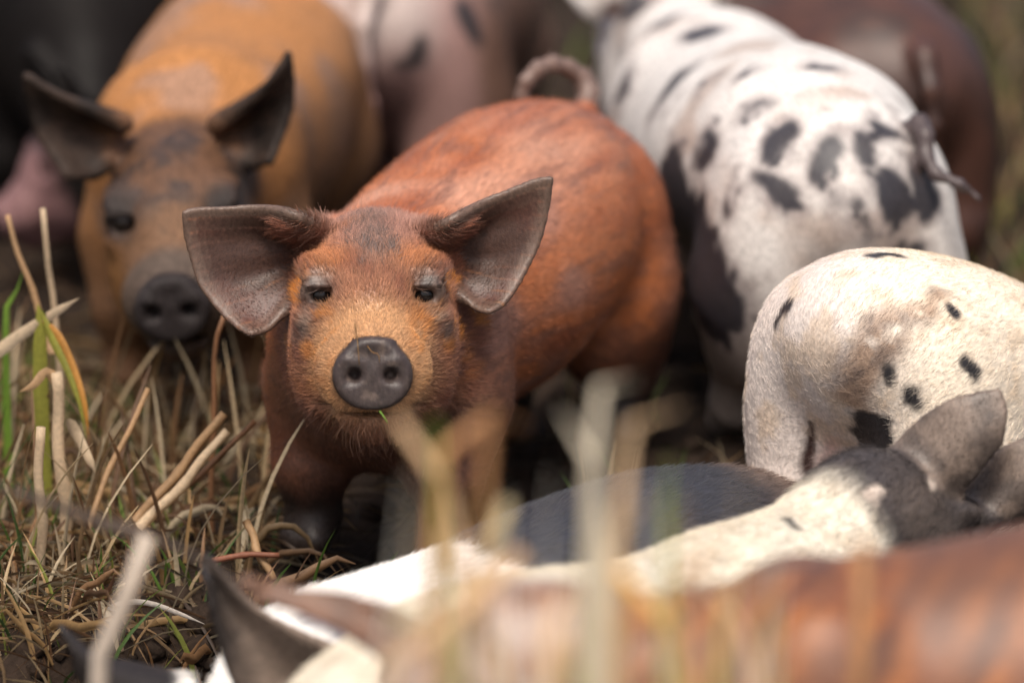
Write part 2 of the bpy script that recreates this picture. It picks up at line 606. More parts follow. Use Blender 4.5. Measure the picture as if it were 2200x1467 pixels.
def coat(pig, count, density, length, flow, lift=0.35, rad=0.00016, tint=None, jitter=0.25, seed=1, npts=4, mask_fn=None, bright=(0.8, 1.35)):
    """individual bristles rooted on the hide. density,length per vertex; flow per-vertex world-free local vectors"""
    r_ = np.random.default_rng(seed)
    V, Q, N = pig.V, pig.Q, pig.N
    a, b, c, d = (V[Q[:, i]] for i in range(4))
    area = 0.5 * np.linalg.norm(np.cross(c - a, d - b), axis=1)
    wgt = area * density[Q].mean(1)
    cdf = np.cumsum(wgt); cdf /= cdf[-1]
    fi = np.searchsorted(cdf, r_.random(count))
    u, v = r_.random(count)[:, None], r_.random(count)[:, None]
    wts = [(1 - u) * (1 - v), u * (1 - v), u * v, (1 - u) * v]
    mixq = lambda A: sum(w_ * A[Q[fi, i]] for i, w_ in enumerate(wts))
    P = mixq(V); n = mixq(N); n /= np.linalg.norm(n, axis=1, keepdims=True)
    fl = mixq(flow)
    fl = fl + jitter * r_.normal(size=fl.shape)
    fl -= (fl * n).sum(1, keepdims=True) * n
    fl /= np.linalg.norm(fl, axis=1, keepdims=True) + 1e-9
    ln = mixq(length[:, None]) * r_.uniform(0.6, 1.25, (count, 1))
    lf = np.clip(lift * r_.uniform(0.5, 1.6, (count, 1)), 0.05, 1.2)
    dir0 = fl * np.cos(lf) + n * np.sin(lf)
    dir1 = fl * np.cos(lf * 0.4) + n * np.sin(lf * 0.4)
    pts = np.zeros((count, npts, 3))
    for k in range(npts):
        t = k / (npts - 1)
        pts[:, k] = P - n * 0.0006 * (k == 0) + ln * (dir0 * (t - 0.5 * t * t) + dir1 * 0.5 * t * t)
    hc = bpy.data.hair_curves.new('coat')
    hc.add_curves([npts] * count)
    hc.attributes['position'].data.foreach_set('vector', pts.astype(np.float32).ravel())
    ra = hc.attributes.get('radius') or hc.attributes.new('radius', 'FLOAT', 'POINT')
    rr = np.linspace(1, 0.25, npts)[None] * rad * r_.uniform(0.7, 1.3, (count, 1))
    ra.data.foreach_set('value', rr.astype(np.float32).ravel())
    colr = mixq(pig.colour) if tint is None else mixq(tint)
    colr = colr * r_.uniform(bright[0], bright[1], (count, 1))
    c4 = np.ones((count, 4), np.float32); c4[:, :3] = np.clip(colr, 0, 1)
    ta = hc.attributes.new('hair_tint', 'FLOAT_COLOR', 'CURVE')
    ta.data.foreach_set('color', c4.ravel())
    hc.materials.append(BRISTLE)
    o = bpy.data.objects.new('coat', hc)
    COL.objects.link(o)
    o.parent = pig.obj
    return o


def add_eye(pig, c, r=0.0098):
    import bmesh
    bm = bmesh.new()
    bmesh.ops.create_uvsphere(bm, u_segments=20, v_segments=14, radius=r * pig.hs)
    for f in bm.faces: f.smooth = True
    me = bpy.data.meshes.new('eye'); bm.to_mesh(me); bm.free()
    me.materials.append(eye_m)
    o = bpy.data.objects.new('eye', me); COL.objects.link(o)
    p = pig.H(c); p[2] -= pig.tilt * (0.5 * pig.s - p[1])
    o.location = p; o.parent = pig.obj
    return o


def rgb(r, g, b):
    f = lambda c: (c / 255 / 12.92) if c <= 10 else ((c / 255 + 0.055) / 1.055) ** 2.4
    return np.array([f(r), f(g), f(b)])


def mixc(a, b, t):
    return a + (b - a) * np.clip(t, 0, 1)[:, None]


FASTA = False
# ================================================================== the red piglet in front
S0 = 0.000367


def earpx(ox, oy, base, top, outer, bottom, f, cup=0.02, fold=0.0, sc=S0, th=1.0, n=22):
    """ear sheet from outlines measured in the photograph around (ox,oy); f = (depth at base, tip, lobe) along the nose axis"""
    def cv(pts, d0, d1):
        m = len(pts)
        return [((p[0] - ox) * sc, lerp(d0, d1, i / (m - 1)), -(p[1] - oy) * sc) for i, p in enumerate(pts)]
    G = coons(cv(base, f[0], f[0]), cv(top, f[0], f[1]), cv(outer, f[1], f[2]), cv(bottom, f[0], f[2]), n)
    u = np.linspace(0, 1, n)[:, None]; v = np.linspace(0, 1, n)[None, :]
    G[:, :, 1] -= cup * np.sin(np.pi * np.clip(v * 0.9 + 0.08, 0, 1)) * (1 - 0.55 * u)
    G[:, :, 1] += fold * np.exp(-((u - 0.22) / 0.2) ** 2) * np.exp(-(v / 0.16) ** 2)
    G[:, :, 1] += 0.0016 * np.sin(v * 17 + 2 * u) * np.sin(np.pi * u)
    return dict(grid=G, pts=G.reshape(-1, 3)[::7], th=th)


def pig_a():
    ox, oy = 802, 627
    earL = earpx(ox, oy,
                 [(700, 500), (672, 545), (650, 600), (640, 640)],
                 [(700, 500), (650, 470), (600, 452), (540, 447), (470, 449), (425, 450), (397, 457)],
                 [(397, 457), (402, 510), (418, 570), (432, 612), (470, 662), (510, 700), (540, 716)],
                 [(640, 640), (622, 655), (600, 680), (575, 706), (540, 716)],
                 (-0.018, -0.006, 0.004), 0.034, 0.026)
    earR = earpx(ox, oy,
                 [(905, 500), (938, 540), (955, 590), (965, 625)],
                 [(905, 500), (950, 487), (985, 466), (1050, 432), (1110, 408), (1150, 392), (1184, 386)],
                 [(1184, 386), (1178, 440), (1160, 515), (1135, 570), (1110, 615), (1080, 655), (1050, 670)],
                 [(965, 625), (985, 634), (1005, 650), (1025, 665), (1050, 670)],
                 (-0.018, -0.012, 0.0), 0.034, 0.026)
    tail = [tuple(at(px, py, y)) + (r,) for px, py, y, r in
            [(1235, 290, .565, .011), (1256, 240, .588, .0095), (1266, 200, .60, .008), (1252, 168, .605, .007), (1222, 146, .60, .006), (1188, 137, .59, .0058),
             (1155, 148, .58, .0055), (1130, 175, .575, .005), (1120, 208, .575, .0045), (1135, 235, .58, .004)]]
    P = Pig((-0.108, 0.125, 0), R(-21), 0.925, 0.0022 if not FASTA else 0.004, head=dict(pos=at(802, 627, 0.045), yaw=R(1), pitch=R(11), roll=R(0)),
            headscale=1.0, fat=1.06, ears=[earL, earR], tail=tail, dip=0.022, lid=21)
    W, q = P.W, P.head_coords()
    x, f, z = q.T
    n1, n2, n3 = fbm(W, 18, 3, 1), fbm(W, 45, 3, 2), fbm(W, 120, 2, 3)
    ed, eu = P.ear_dist()
    ear = sstep(0.009, 0.005, ed) * np.maximum(sstep(0.0, 0.16, eu), sstep(0.005, -0.01, z) * sstep(0.050, 0.056, np.abs(x)))
    ishead = sstep(0.125, 0.10, np.linalg.norm(q * np.array([1, 0.9, 1]) - np.array([0, 0.02, -0.02]), axis=1))
    # body: rust hide, dusty pink-grey patches
    c = mixc(rgb(160, 94, 56)[None] + 0 * W, rgb(174, 112, 80), sstep(0.45, 0.7, n1))
    streak = fbm(P.V @ np.diag([1, .22, 1]), 55, 4, 9)
    c = mixc(c, rgb(122, 84, 70), 0.8 * sstep(0.47, 0.68, streak) * sstep(0.35, 0.6, fbm(W, 9, 2, 33)))
    c = mixc(c, rgb(184, 140, 118), 0.75 * sstep(0.22, 0.31, W[:, 2]) * sstep(0.4, 0.6, fbm(W, 7, 2, 34)) * sstep(0.5, 0.3, W[:, 1]))  # paler pink on the upper back: sheen painted into the colour
    lp = fbm(P.V @ np.diag([1, .3, 1]), 14, 3, 81)
    c = mixc(c, rgb(140, 104, 92), 0.7 * sstep(0.52, 0.66, lp))
    c = mixc(c, rgb(136, 70, 38), 0.6 * sstep(0.46, 0.34, lp))
    c = mixc(c, rgb(106, 72, 60), 0.5 * sstep(0.55, 0.7, fbm(P.V @ np.diag([1, .12, 1]), 110, 3, 82)))
    tl = np.array([t[:3] for t in tail[2:]])
    for t_ in tl:
        c = mixc(c, rgb(112, 92, 84), sstep(0.022, 0.014, np.linalg.norm(W - t_, axis=1)))
    hind = sstep(0.36, 0.42, P.V[:, 1]) * sstep(0.26, 0.18, W[:, 2] + 0.06 * (n1 - .5))
    c = mixc(c, rgb(126, 86, 72), hind * 0.8)
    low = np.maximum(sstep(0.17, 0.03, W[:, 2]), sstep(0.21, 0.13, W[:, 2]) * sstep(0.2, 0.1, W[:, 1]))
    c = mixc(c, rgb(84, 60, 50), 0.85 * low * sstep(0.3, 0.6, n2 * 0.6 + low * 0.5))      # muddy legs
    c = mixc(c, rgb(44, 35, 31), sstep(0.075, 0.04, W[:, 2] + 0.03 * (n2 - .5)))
    # head
    hc = mixc(rgb(154, 106, 80)[None] + 0 * W, rgb(132, 84, 64), sstep(0.4, 0.65, n2))
    side = sstep(0.036, 0.056, np.abs(x)) * sstep(0.0, 0.02, z)
    hc = mixc(hc, rgb(128, 70, 50), side * 0.7)
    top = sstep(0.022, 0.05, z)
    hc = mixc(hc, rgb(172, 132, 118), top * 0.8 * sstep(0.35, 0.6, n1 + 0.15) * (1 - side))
    crest = sstep(0.022, 0.004, np.abs(x) + 0.02 * (n2 - 0.5)) * sstep(0.014, 0.028, z)
    hc = mixc(hc, rgb(124, 104, 96), 0.5 * crest)
    mz = sstep(0.062, 0.04, np.hypot(x, (z + 0.055))) * sstep(0.03, 0.06, f)
    hc = mixc(hc, rgb(184, 142, 102), mz * 0.95)
    hc = mixc(hc, rgb(122, 82, 68), sstep(.5, .7, fbm(W, 35, 3, 51)) * sstep(0.025, 0.05, np.abs(x)) * sstep(0.0, -0.04, z) * 0.7)
    och = sstep(0.5, 0.62, fbm(W, 60, 3, 12)) * sstep(0.02, 0.04, np.abs(x)) * sstep(-0.09, -0.02, z) * sstep(0.03, 0.005, z)
    hc = mixc(hc, rgb(196, 126, 54), och * 0.8)
    br = np.exp(-(((np.abs(x) - 0.036) / 0.018) ** 2 + ((z - 0.026) / 0.009) ** 2))
    hc = mixc(hc, rgb(190, 122, 72), br * 0.7)
    eg = np.exp(-(((np.abs(x) - 0.045) / 0.017) ** 2 + ((z - 0.003) / 0.018) ** 2) ** 1.5) * sstep(0.0, 0.02, f)
    hc = mixc(hc, mixc(rgb(98, 82, 74)[None] + 0 * W, rgb(60, 49, 45), sstep(.38, .62, fbm(W, 200, 3, 3))), eg * 1.1)
    tear = np.exp(-((np.abs(x) - 0.052 - 0.35 * (-0.03 - z)) / 0.006) ** 2) * sstep(-0.05, -0.03, z) * sstep(-0.008, -0.02, z)
    hc = mixc(hc, rgb(140, 124, 112), tear * 0.8 * sstep(0.4, 0.6, n3))
    lowj = sstep(-0.08, -0.1, z)
    hc = mixc(hc, rgb(112, 74, 56), lowj * 0.8)
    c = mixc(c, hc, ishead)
    ec = mixc(rgb(86, 66, 58)[None] + 0 * W, rgb(100, 70, 62), sstep(0.45, 0.65, n1))
    ec = mixc(ec, rgb(104, 90, 80), 0.35 * sstep(0.55, 0.75, n3) * sstep(.4, .6, n1))
    ec = mixc(ec, rgb(112, 76, 68), sstep(0.0, -0.03, z) * 0.8)
    ec = ec * np.array([0.66, 0.55, 0.50])
    rim = np.maximum(sstep(0.16, 0.0, P.ev), np.maximum(sstep(0.86, 1.0, eu), sstep(0.9, 1.0, P.ev)))
    ec = mixc(ec * 0.85, rgb(104, 86, 75), rim * 0.7)
    c = mixc(c, ec, ear)
    # snout disc
    sn = sstep(0.0345, 0.031, np.hypot(x / 1.10, (z + 0.0605) / 0.97)) * sstep(0.1045, 0.108, f)
    c = mixc(c, mixc(rgb(66, 56, 54)[None] + 0 * W, rgb(52, 44, 43), n2), sn)
    c = mixc(c, rgb(118, 102, 92), sn * 0.35 * sstep(0.55, 0.72, fbm(W, 160, 3, 55)))
    P.ear, P.ishead, P.sn, P.eg = ear, ishead, sn, eg
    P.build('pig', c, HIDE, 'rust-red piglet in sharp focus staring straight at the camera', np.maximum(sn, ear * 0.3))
    for sx in (-1, 1):
        add_eye(P, (0.0405 * sx, 0.0388, -0.0015))
    # bristles
    fl_head = q - np.array([0, 0.10, -0.062])
    fl_head[:, 1] *= 0.6
    fl_head = fl_head / (np.linalg.norm(fl_head, axis=1, keepdims=True) + 1e-6)
    fl_head = (fl_head * EY) @ P.Mh.T
    fl_body = np.zeros_like(P.V) + np.array([0, 1, -0.25])
    flow = fl_body * (1 - ishead[:, None]) + fl_head * ishead[:, None]
    flow += ear[:, None] * (np.sign(x)[:, None] * P.Mh[:, 0][None]) * 1.2
    front = (P.NW @ (-FWD)) > -0.25
    dens = (0.05 + 0.95 * ishead) * (1 - sn) * (1 - 0.75 * eg) * front
    dens = dens * (1 - 0.9 * ear) * (1 - 0.85 * eg)
    topl = ishead * sstep(0.03, 0.055, z)
    ln = 0.0075 * (1 - ishead) + 0.0095 * ishead + 0.006 * topl
    ln = ln * (1 - 0.62 * ear)
    mzl = sstep(0.07, 0.045, np.hypot(x, z + 0.055)) * sstep(0.03, 0.06, f)
    ln = ln * (1 - 0.5 * mzl)
    tint = P.colour * (1 - 0.3 * ear[:, None])
    coat(P, 95000, dens, ln, flow, 0.42, 0.00017, tint, 0.20, 1, bright=(0.55, 1.6))
    # long guard hairs: crest, jowls, chin, ear base
    g = ishead * (1 - sn) * (1 - ear) * front * (0.25 * topl + sstep(-0.075, -0.1, z) * 1.0 + 0.5 * sstep(0.05, 0.062, np.abs(x)) * sstep(-0.02, -.05, z)) * (1 - eg)
    coat(P, 900, g + 1e-6, 0.02 + 0.004 * topl, flow + np.array([0, 0, -0.5]) * (z < -0.03)[:, None], 0.75, 0.00013, tint * 0.6 + 0.01, 0.35, 2)
    # dark crest hairs, light tips among them
    cr = ishead * (1 - ear) * sstep(0.026, 0.004, np.abs(x) + 0.02 * (n2 - 0.5)) * sstep(0.014, 0.03, z)
    cr = cr * sstep(0.42, 0.6, fbm(W @ np.diag([1.6, 1, 0.8]), 90, 2, 31))
    coat(P, 1300, cr + 1e-6, np.full(len(P.V), 0.012), flow, 0.5, 0.00022, np.zeros_like(tint) + rgb(92, 80, 76), 0.4, 3, bright=(0.35, 2.2))
    # bristles round the ear roots and along the ear rims
    er = sstep(0.02, 0.010, ed) * sstep(0.3, 0.0, eu) * (z > 0.01) * front
    coat(P, 1500, er + 1e-6, np.full(len(P.V), 0.009), flow + np.array([0, 0, -0.4]), 0.7, 0.00018, np.zeros_like(tint) + rgb(122, 80, 62), 0.4, 4, bright=(0.5, 1.3))
    return P


PA = pig_a()
# ================================================================== the rest of the herd
def head_spec(pos, yaw, pitch, roll=0.0, hs=1.0):
    return dict(pos=np.array(pos, float), yaw=yaw, pitch=pitch, roll=roll, hs=hs)


def earw(hd, base, top, outer, bottom, cup=0.02, th=1.0, n=18, side=None):
    """ear sheet from outline points (px, py, y) lying in the world, turned into the head's own frame"""
    Mw = rotz(hd['yaw']) @ rotx(-hd['pitch']) @ roty(hd['roll'])
    cv = lambda pts: [((at(*p) - hd['pos']) @ Mw) * EY / hd['hs'] for p in pts]
    G = coons(cv(base), cv(top), cv(outer), cv(bottom), n)
    a = np.cross(G[-1, 0] - G[0, 0], G[0, -1] - G[0, 0]); a /= np.linalg.norm(a)
    if side is not None and a @ np.asarray(side) < 0: a = -a
    u = np.linspace(0, 1, n)[:, None]; v = np.linspace(0, 1, n)[None, :]
    G = G - (cup * np.sin(np.pi * v) * (1 - 0.6 * u))[:, :, None] * a
    return dict(grid=G, pts=G.reshape(-1, 3)[::7], th=th)


def ear_local(sx, base, tip, width=0.075, fwd=(0, 1, 0), cup=0.022, th=1.2, n=16):
    """plain upright/side ear in head coordinates"""
    base = np.array(base, float) * [sx, 1, 1]; tip = np.array(tip, float) * [sx, 1, 1]
    ax = tip - base; fw = np.array(fwd, float)
    wv = np.cross(ax, fw); wv /= np.linalg.norm(wv)
    if wv[0] * sx < 0: wv = -wv
    fw = np.cross(wv, ax); fw /= np.linalg.norm(fw)
    if fw[1] < 0: fw = -fw
    u = np.linspace(0, 1, n)[:, None]; v = np.linspace(-1, 1, n)[None, :]
    wd = width * 0.5 * (0.75 + 0.9 * u - 1.45 * u ** 2.2)
    G = base + u[..., None] * ax + (v * wd)[..., None] * wv + ((v ** 2 - 0.6) * cup * (1 - 0.4 * u))[..., None] * fw
    return dict(grid=G, pts=G.reshape(-1, 3)[::7], th=th)


def finish(P, base, face=None):
    """ear / snout masks and a base colour array"""
    q = P.head_coords(); x, f, z = q.T
    ed, eu = P.ear_dist() if P.ear_grids else (np.full(len(P.V), 9.0), np.zeros(len(P.V)))
    P.ear = sstep(0.013, 0.007, ed) * sstep(0.0, 0.14, eu)
    P.sn = sstep(0.0355, 0.032, np.hypot(x / 1.10, (z + 0.0605) / 0.97)) * sstep(0.102, 0.107, f)
    P.ishead = sstep(0.135, 0.10, np.linalg.norm(q - np.array([0, 0.02, -0.02]), axis=1))
    P.q = q
    return np.zeros((len(P.V), 3)) + base


def body_flow(P):
    return np.zeros_like(P.V) + np.array([0, 1, -0.3])


# ---------------------------------------------------------------- muddy ginger pig behind, left
def pig_b():
    hd = head_spec(at(380, 440, 0.545), R(-2), R(-2), R(-5), 1.08)
    y = 0.575
    eL = earw(hd, [(262, 262, y), (246, 300, y), (232, 335, y + .01)], [(262, 262, y), (200, 235, y - .01), (120, 200, y - .02), (50, 157, y - .02)],
              [(50, 157, y - .02), (62, 240, y - .02), (85, 310, y - .02), (140, 378, y - .02)], [(232, 335, y + .01), (200, 372, y), (140, 378, y - .02)], 0.03, 1.7, side=(0, 1, 0))
    eR = earw(hd, [(470, 262, y), (500, 300, y), (515, 330, y + .01)], [(470, 262, y), (530, 220, y - .01), (585, 170, y - .02), (624, 112, y - .02)],
              [(624, 112, y - .02), (630, 190, y - .02), (622, 260, y - .02), (585, 345, y - .02)], [(515, 330, y + .01), (550, 350, y), (585, 345, y - .02)], 0.03, 1.7, side=(0, 1, 0))
    P = Pig((-0.288, 0.70, 0.0), R(-6), 0.96, 0.0042, head=hd, headscale=1.06, fat=1.06, ears=[eL, eR], lid=32)
    c = finish(P, rgb(160, 110, 66)); W, q = P.W, P.q; x, f, z = q.T
    n1, n2 = fbm(W, 12, 3, 4), fbm(W, 40, 3, 5)
    c = mixc(c, rgb(146, 112, 90), sstep(0.5, 0.7, n1))
    c = mixc(c, rgb(98, 70, 50), 0.8 * sstep(0.06, 0.11, P.V[:, 0] + 0.08 * (n1 - .5)) * sstep(.3, .22, W[:, 2]))  # darker lower right flank: its shade is painted into the coat
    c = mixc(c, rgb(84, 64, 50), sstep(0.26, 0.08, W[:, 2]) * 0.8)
    face = mixc(rgb(92, 67, 51)[None] + 0 * W, rgb(66, 54, 49), sstep(0.42, 0.62, n2))
    face = mixc(face, rgb(160, 112, 66), sstep(0.03, 0.05, np.abs(x)) * sstep(0.0, -0.04, z) * 0.7)
    face = mixc(face, rgb(116, 88, 66), sstep(0.055, 0.035, np.hypot(x, z + 0.03)) * sstep(0.03, 0.06, f) * 0.6)
    face = mixc(face, rgb(46, 41, 40), np.exp(-(((np.abs(x) - 0.044) / 0.017) ** 2 + ((z - .004) / 0.021) ** 2) ** 2))
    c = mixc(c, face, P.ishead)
    c = mixc(c, mixc(rgb(58, 47, 41)[None] + 0 * W, rgb(40, 34, 31), sstep(.4, .6, n2)), P.ear)
    mz = sstep(0.05, 0.04, np.hypot(x, z + 0.06)) * sstep(0.07, 0.085, f)
    c = mixc(c, rgb(80, 68, 60), mz)
    c = mixc(c, rgb(46, 41, 41), P.sn)
    c = mixc(c, rgb(48, 42, 40), 0.8 * P.ishead * np.exp(-(((np.abs(x) - 0.044) / 0.016) ** 2 + ((z - .01) / 0.014) ** 2) ** 2))
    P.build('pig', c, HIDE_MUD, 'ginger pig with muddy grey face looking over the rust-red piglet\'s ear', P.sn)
    for sx in (-1, 1): add_eye(P, (0.0405 * sx, 0.0405, -0.001), 0.0115)
    return P


# ---------------------------------------------------------------- black pig with pink muzzle at the left edge
def pig_m():
    hd = head_spec(at(150, 330, 1.20), R(-72), R(-14), 0, 0.74)
    ears = [ear_local(sx, (0.045, -0.03, 0.04), (0.085, 0.0, 0.13)) for sx in (-1, 1)]
    P = Pig((-0.44, 1.36, 0.0), R(-4), 1.1, 0.006, head=hd, headscale=0.74, fat=1.1, ears=ears)
    c = finish(P, rgb(20, 18, 18)); x, f, z = P.q.T
    c = mixc(c, rgb(28, 25, 24), fbm(P.W, 15, 3, 6))
    c = mixc(c, rgb(116, 88, 88), P.ishead * sstep(0.03, 0.06, f - 0.2 * z + 0.01 * fbm(P.W, 40, 2, 7)))
    P.build('pig', c, HIDE_DULL, 'black pig with a dusky pink muzzle at the upper left edge')
    return P


# ---------------------------------------------------------------- pale dusty pink pig, far, broadside
def pig_c():
    P = Pig((-0.075, 1.72, -0.01), R(174), 1.08, 0.006, fat=1.12, ears=[ear_local(sx, (0.045, -0.03, 0.04), (0.09, 0.0, 0.12)) for sx in (-1, 1)])
    c = finish(P, rgb(140, 110, 104)); W = P.W
    n1 = fbm(W, 10, 3, 8)
    c = mixc(c, rgb(168, 152, 146), sstep(0.2, 0.27, W[:, 2]) * sstep(-0.05, -0.10, W[:, 0]))
    c = mixc(c, rgb(108, 82, 70), sstep(-0.07, -0.01, W[:, 0] + 0.08 * (n1 - 0.5)))
    sp = P.spots([[(860, 150, 18), (900, 115, 22)], [(1010, 30, 30), (1015, 60, 30)], [(1060, -5, 22)], [(1230, 20, 60), (1290, 30, 60)]], 0.012, 30)  # first stroke: shade of a crease painted on; the others are coat spots
    c = mixc(c, rgb(46, 42, 44), sstep(-0.006, 0.006, sp))
    P.build('pig', c, HIDE, 'dusty pink and brown pig with dark spots seen from behind, beside the ginger pig')
    return P


# ---------------------------------------------------------------- white pig with black spots walking away
def pig_d():
    tail = [tuple(at(px, py, y)) + (r,) for px, py, y, r in
            [(1935, 340, .475, .012), (1952, 300, .455, .010), (1975, 268, .44, .0085), (1988, 292, .425, .007), (1990, 340, .415, .006), (2010, 375, .405, .005), (2060, 395, .40, .0042), (2110, 430, .40, .003)]]
    P = Pig((0.185, 0.90, -0.005), R(192), 1.0, 0.0045, fat=1.06, tail=tail, stride=(0, -0.11),
            head=head_spec((0.145, 1.12, 0.25), R(192), R(-20)), ears=[ear_local(sx, (0.045, -0.03, 0.04), (0.09, 0.0, 0.12)) for sx in (-1, 1)])
    c = finish(P, rgb(206, 201, 196)); W = P.W
    n1, n2 = fbm(W, 14, 3, 10), fbm(W, 50, 3, 11)
    c = mixc(c, rgb(168, 150, 138), 0.8 * sstep(0.52, 0.7, n1))
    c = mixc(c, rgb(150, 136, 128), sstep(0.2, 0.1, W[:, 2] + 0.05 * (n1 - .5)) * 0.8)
    S = [[(1345, 175, 22), (1330, 215, 22)], [(1460, 165, 30), (1430, 200, 26), (1405, 235, 14)], [(1515, 180, 12)], [(1508, 72, 24), (1530, 68, 22)],
         [(1610, 155, 16)], [(1752, 140, 14), (1770, 142, 12)], [(1615, 240, 20)], [(1518, 315, 26), (1515, 330, 24)], [(1462, 320, 12), (1458, 330, 12)],
         [(1675, 300, 25), (1672, 325, 22)], [(1770, 320, 28), (1765, 365, 26)], [(1852, 315, 18)], [(1890, 275, 20), (1920, 282, 16)],
         [(1645, 405, 20), (1685, 432, 22)], [(1565, 420, 12), (1567, 450, 9)], [(1825, 425, 16), (1830, 445, 14)], [(1870, 520, 14), (1845, 490, 10)],
         [(1905, 380, 24), (1925, 430, 36), (1925, 470, 26)], [(1965, 350, 20), (1985, 420, 30)], [(1350, 15, 26), (1380, 10, 24)], [(1400, 60, 16), (1430, 50, 16)],
         [(1440, 390, 60), (1455, 440, 75), (1470, 490, 80), (1490, 540, 80), (1510, 590, 75), (1530, 650, 70)], [(1290, 150, 12), (1275, 190, 16)], [(1900, 560, 20), (1960, 560, 30)]]
    S = [[(a_, b_, r_ * 1.35) for a_, b_, r_ in st] for st in S]
    sp = np.maximum(P.spots(S, 0.012, 38), P.spots(S, 0.02, 70, 23) - 0.002)
    rs = np.random.default_rng(5)
    faint = P.spots([[(rs.uniform(1280, 2040), rs.uniform(10, 620), rs.uniform(8, 22))] for _ in range(46)], 0.006, 40, 8)
    c = mixc(c, rgb(128, 116, 112), 0.6 * sstep(-0.006, 0.006, faint))
    c = mixc(c, rgb(140, 130, 128), 0.6 * sstep(-0.016, -0.003, sp))
    c = mixc(c, mixc(rgb(42, 42, 50)[None] + 0 * W, rgb(58, 54, 56), n2), sstep(-0.005, 0.005, sp + 0.012 * (n2 - .5)))
    br = P.spots([[(1740, 215, 26), (1800, 205, 34), (1850, 215, 20)]], 0.012, 30)
    c = mixc(c, rgb(160, 138, 124), 0.8 * sstep(-0.012, 0.012, br))
    tl = np.array([t[:3] for t in tail[1:]])
    td = np.min(np.linalg.norm(W[:, None] - tl[None], axis=2), axis=1) if len(W) < 200000 else 1
    c = mixc(c, rgb(72, 62, 62), sstep(0.02, 0.012, td))
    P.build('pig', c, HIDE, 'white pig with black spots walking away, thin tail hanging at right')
    return P


# ---------------------------------------------------------------- dark brown pig behind the spotted one
def pig_e():
    P = Pig((0.185, 1.38, 0.0), R(203), 0.97, 0.006, fat=1.15, head=head_spec((0.165, 1.54, 0.14), R(200), R(-35)))
    c = finish(P, rgb(74, 48, 39)); n1 = fbm(P.W, 12, 3, 13)
    c = mixc(c, rgb(52, 37, 33), sstep(0.4, 0.65, n1))
    c = mixc(c, rgb(104, 68, 54), sstep(0.6, 0.75, n1) * 0.5)
    P.build('pig', c, HIDE, 'dark brown pig seen from behind at the upper right, beyond the spotted pig')
    return P


# ---------------------------------------------------------------- cream pig rump at the right
def pig_f():
    P = Pig((0.554, 0.418, -0.034), R(143), 0.97, 0.0032, fat=1.2, tail=[], tilt=0.36, head=head_spec((0.67, 0.56, 0.16), R(143), R(-20)))
    c = finish(P, rgb(230, 216, 196)); W = P.W
    n1, n2, n3 = fbm(W, 14, 3, 15), fbm(W, 50, 3, 16), fbm(W, 110, 2, 17)
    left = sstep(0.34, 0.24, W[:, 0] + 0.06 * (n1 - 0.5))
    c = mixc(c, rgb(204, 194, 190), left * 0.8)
    c = mixc(c, rgb(196, 172, 144), 0.5 * sstep(0.5, 0.7, n2))
    br = P.spots([[(2010, 650, 26), (1930, 690, 50), (1890, 740, 60), (1860, 800, 50), (1830, 860, 40)]], 0.016, 35)
    c = mixc(c, mixc(rgb(148, 122, 102)[None] + 0 * W, rgb(108, 88, 76), sstep(.45, .65, n3)), 0.9 * sstep(-0.014, 0.010, br) * sstep(.28, .45, n2 + .1))
    cl = P.spots([[(1728, 905, 8), (1735, 960, 14), (1735, 1010, 14)]], 0.006, 60)
    c = mixc(c, rgb(60, 42, 38), sstep(-0.004, 0.003, cl))
    pk = P.spots([[(1790, 1010, 30), (1780, 950, 16)]], 0.01, 50)
    c = mixc(c, rgb(196, 162, 154), 0.7 * sstep(-0.01, 0.006, pk))
    S = [[(1690, 660, 14), (1668, 690, 14)], [(1880, 548, 18), (1925, 548, 16)], [(2052, 672, 16)], [(2095, 790, 18), (2078, 780, 12)],
         [(1905, 800, 15)], [(1960, 850, 22)], [(1880, 925, 46), (1872, 970, 40)]]
    sp = P.spots([[(a_, b_, r_ * 1.2) for a_, b_, r_ in st] for st in S], 0.005, 70)
    P.sp = sp
    c = mixc(c, rgb(44, 42, 44), sstep(-0.003, 0.003, sp + 0.006 * (n3 - 0.5)))
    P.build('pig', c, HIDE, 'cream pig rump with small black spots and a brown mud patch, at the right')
    front = ((P.NW @ (-FWD)) > -0.3).astype(float)
    coat(P, 45000, front, np.full(len(P.V), 0.0085), body_flow(P), 0.13, 0.00014, P.colour * 1.05, 0.25, 5, bright=(0.88, 1.15))
    return P


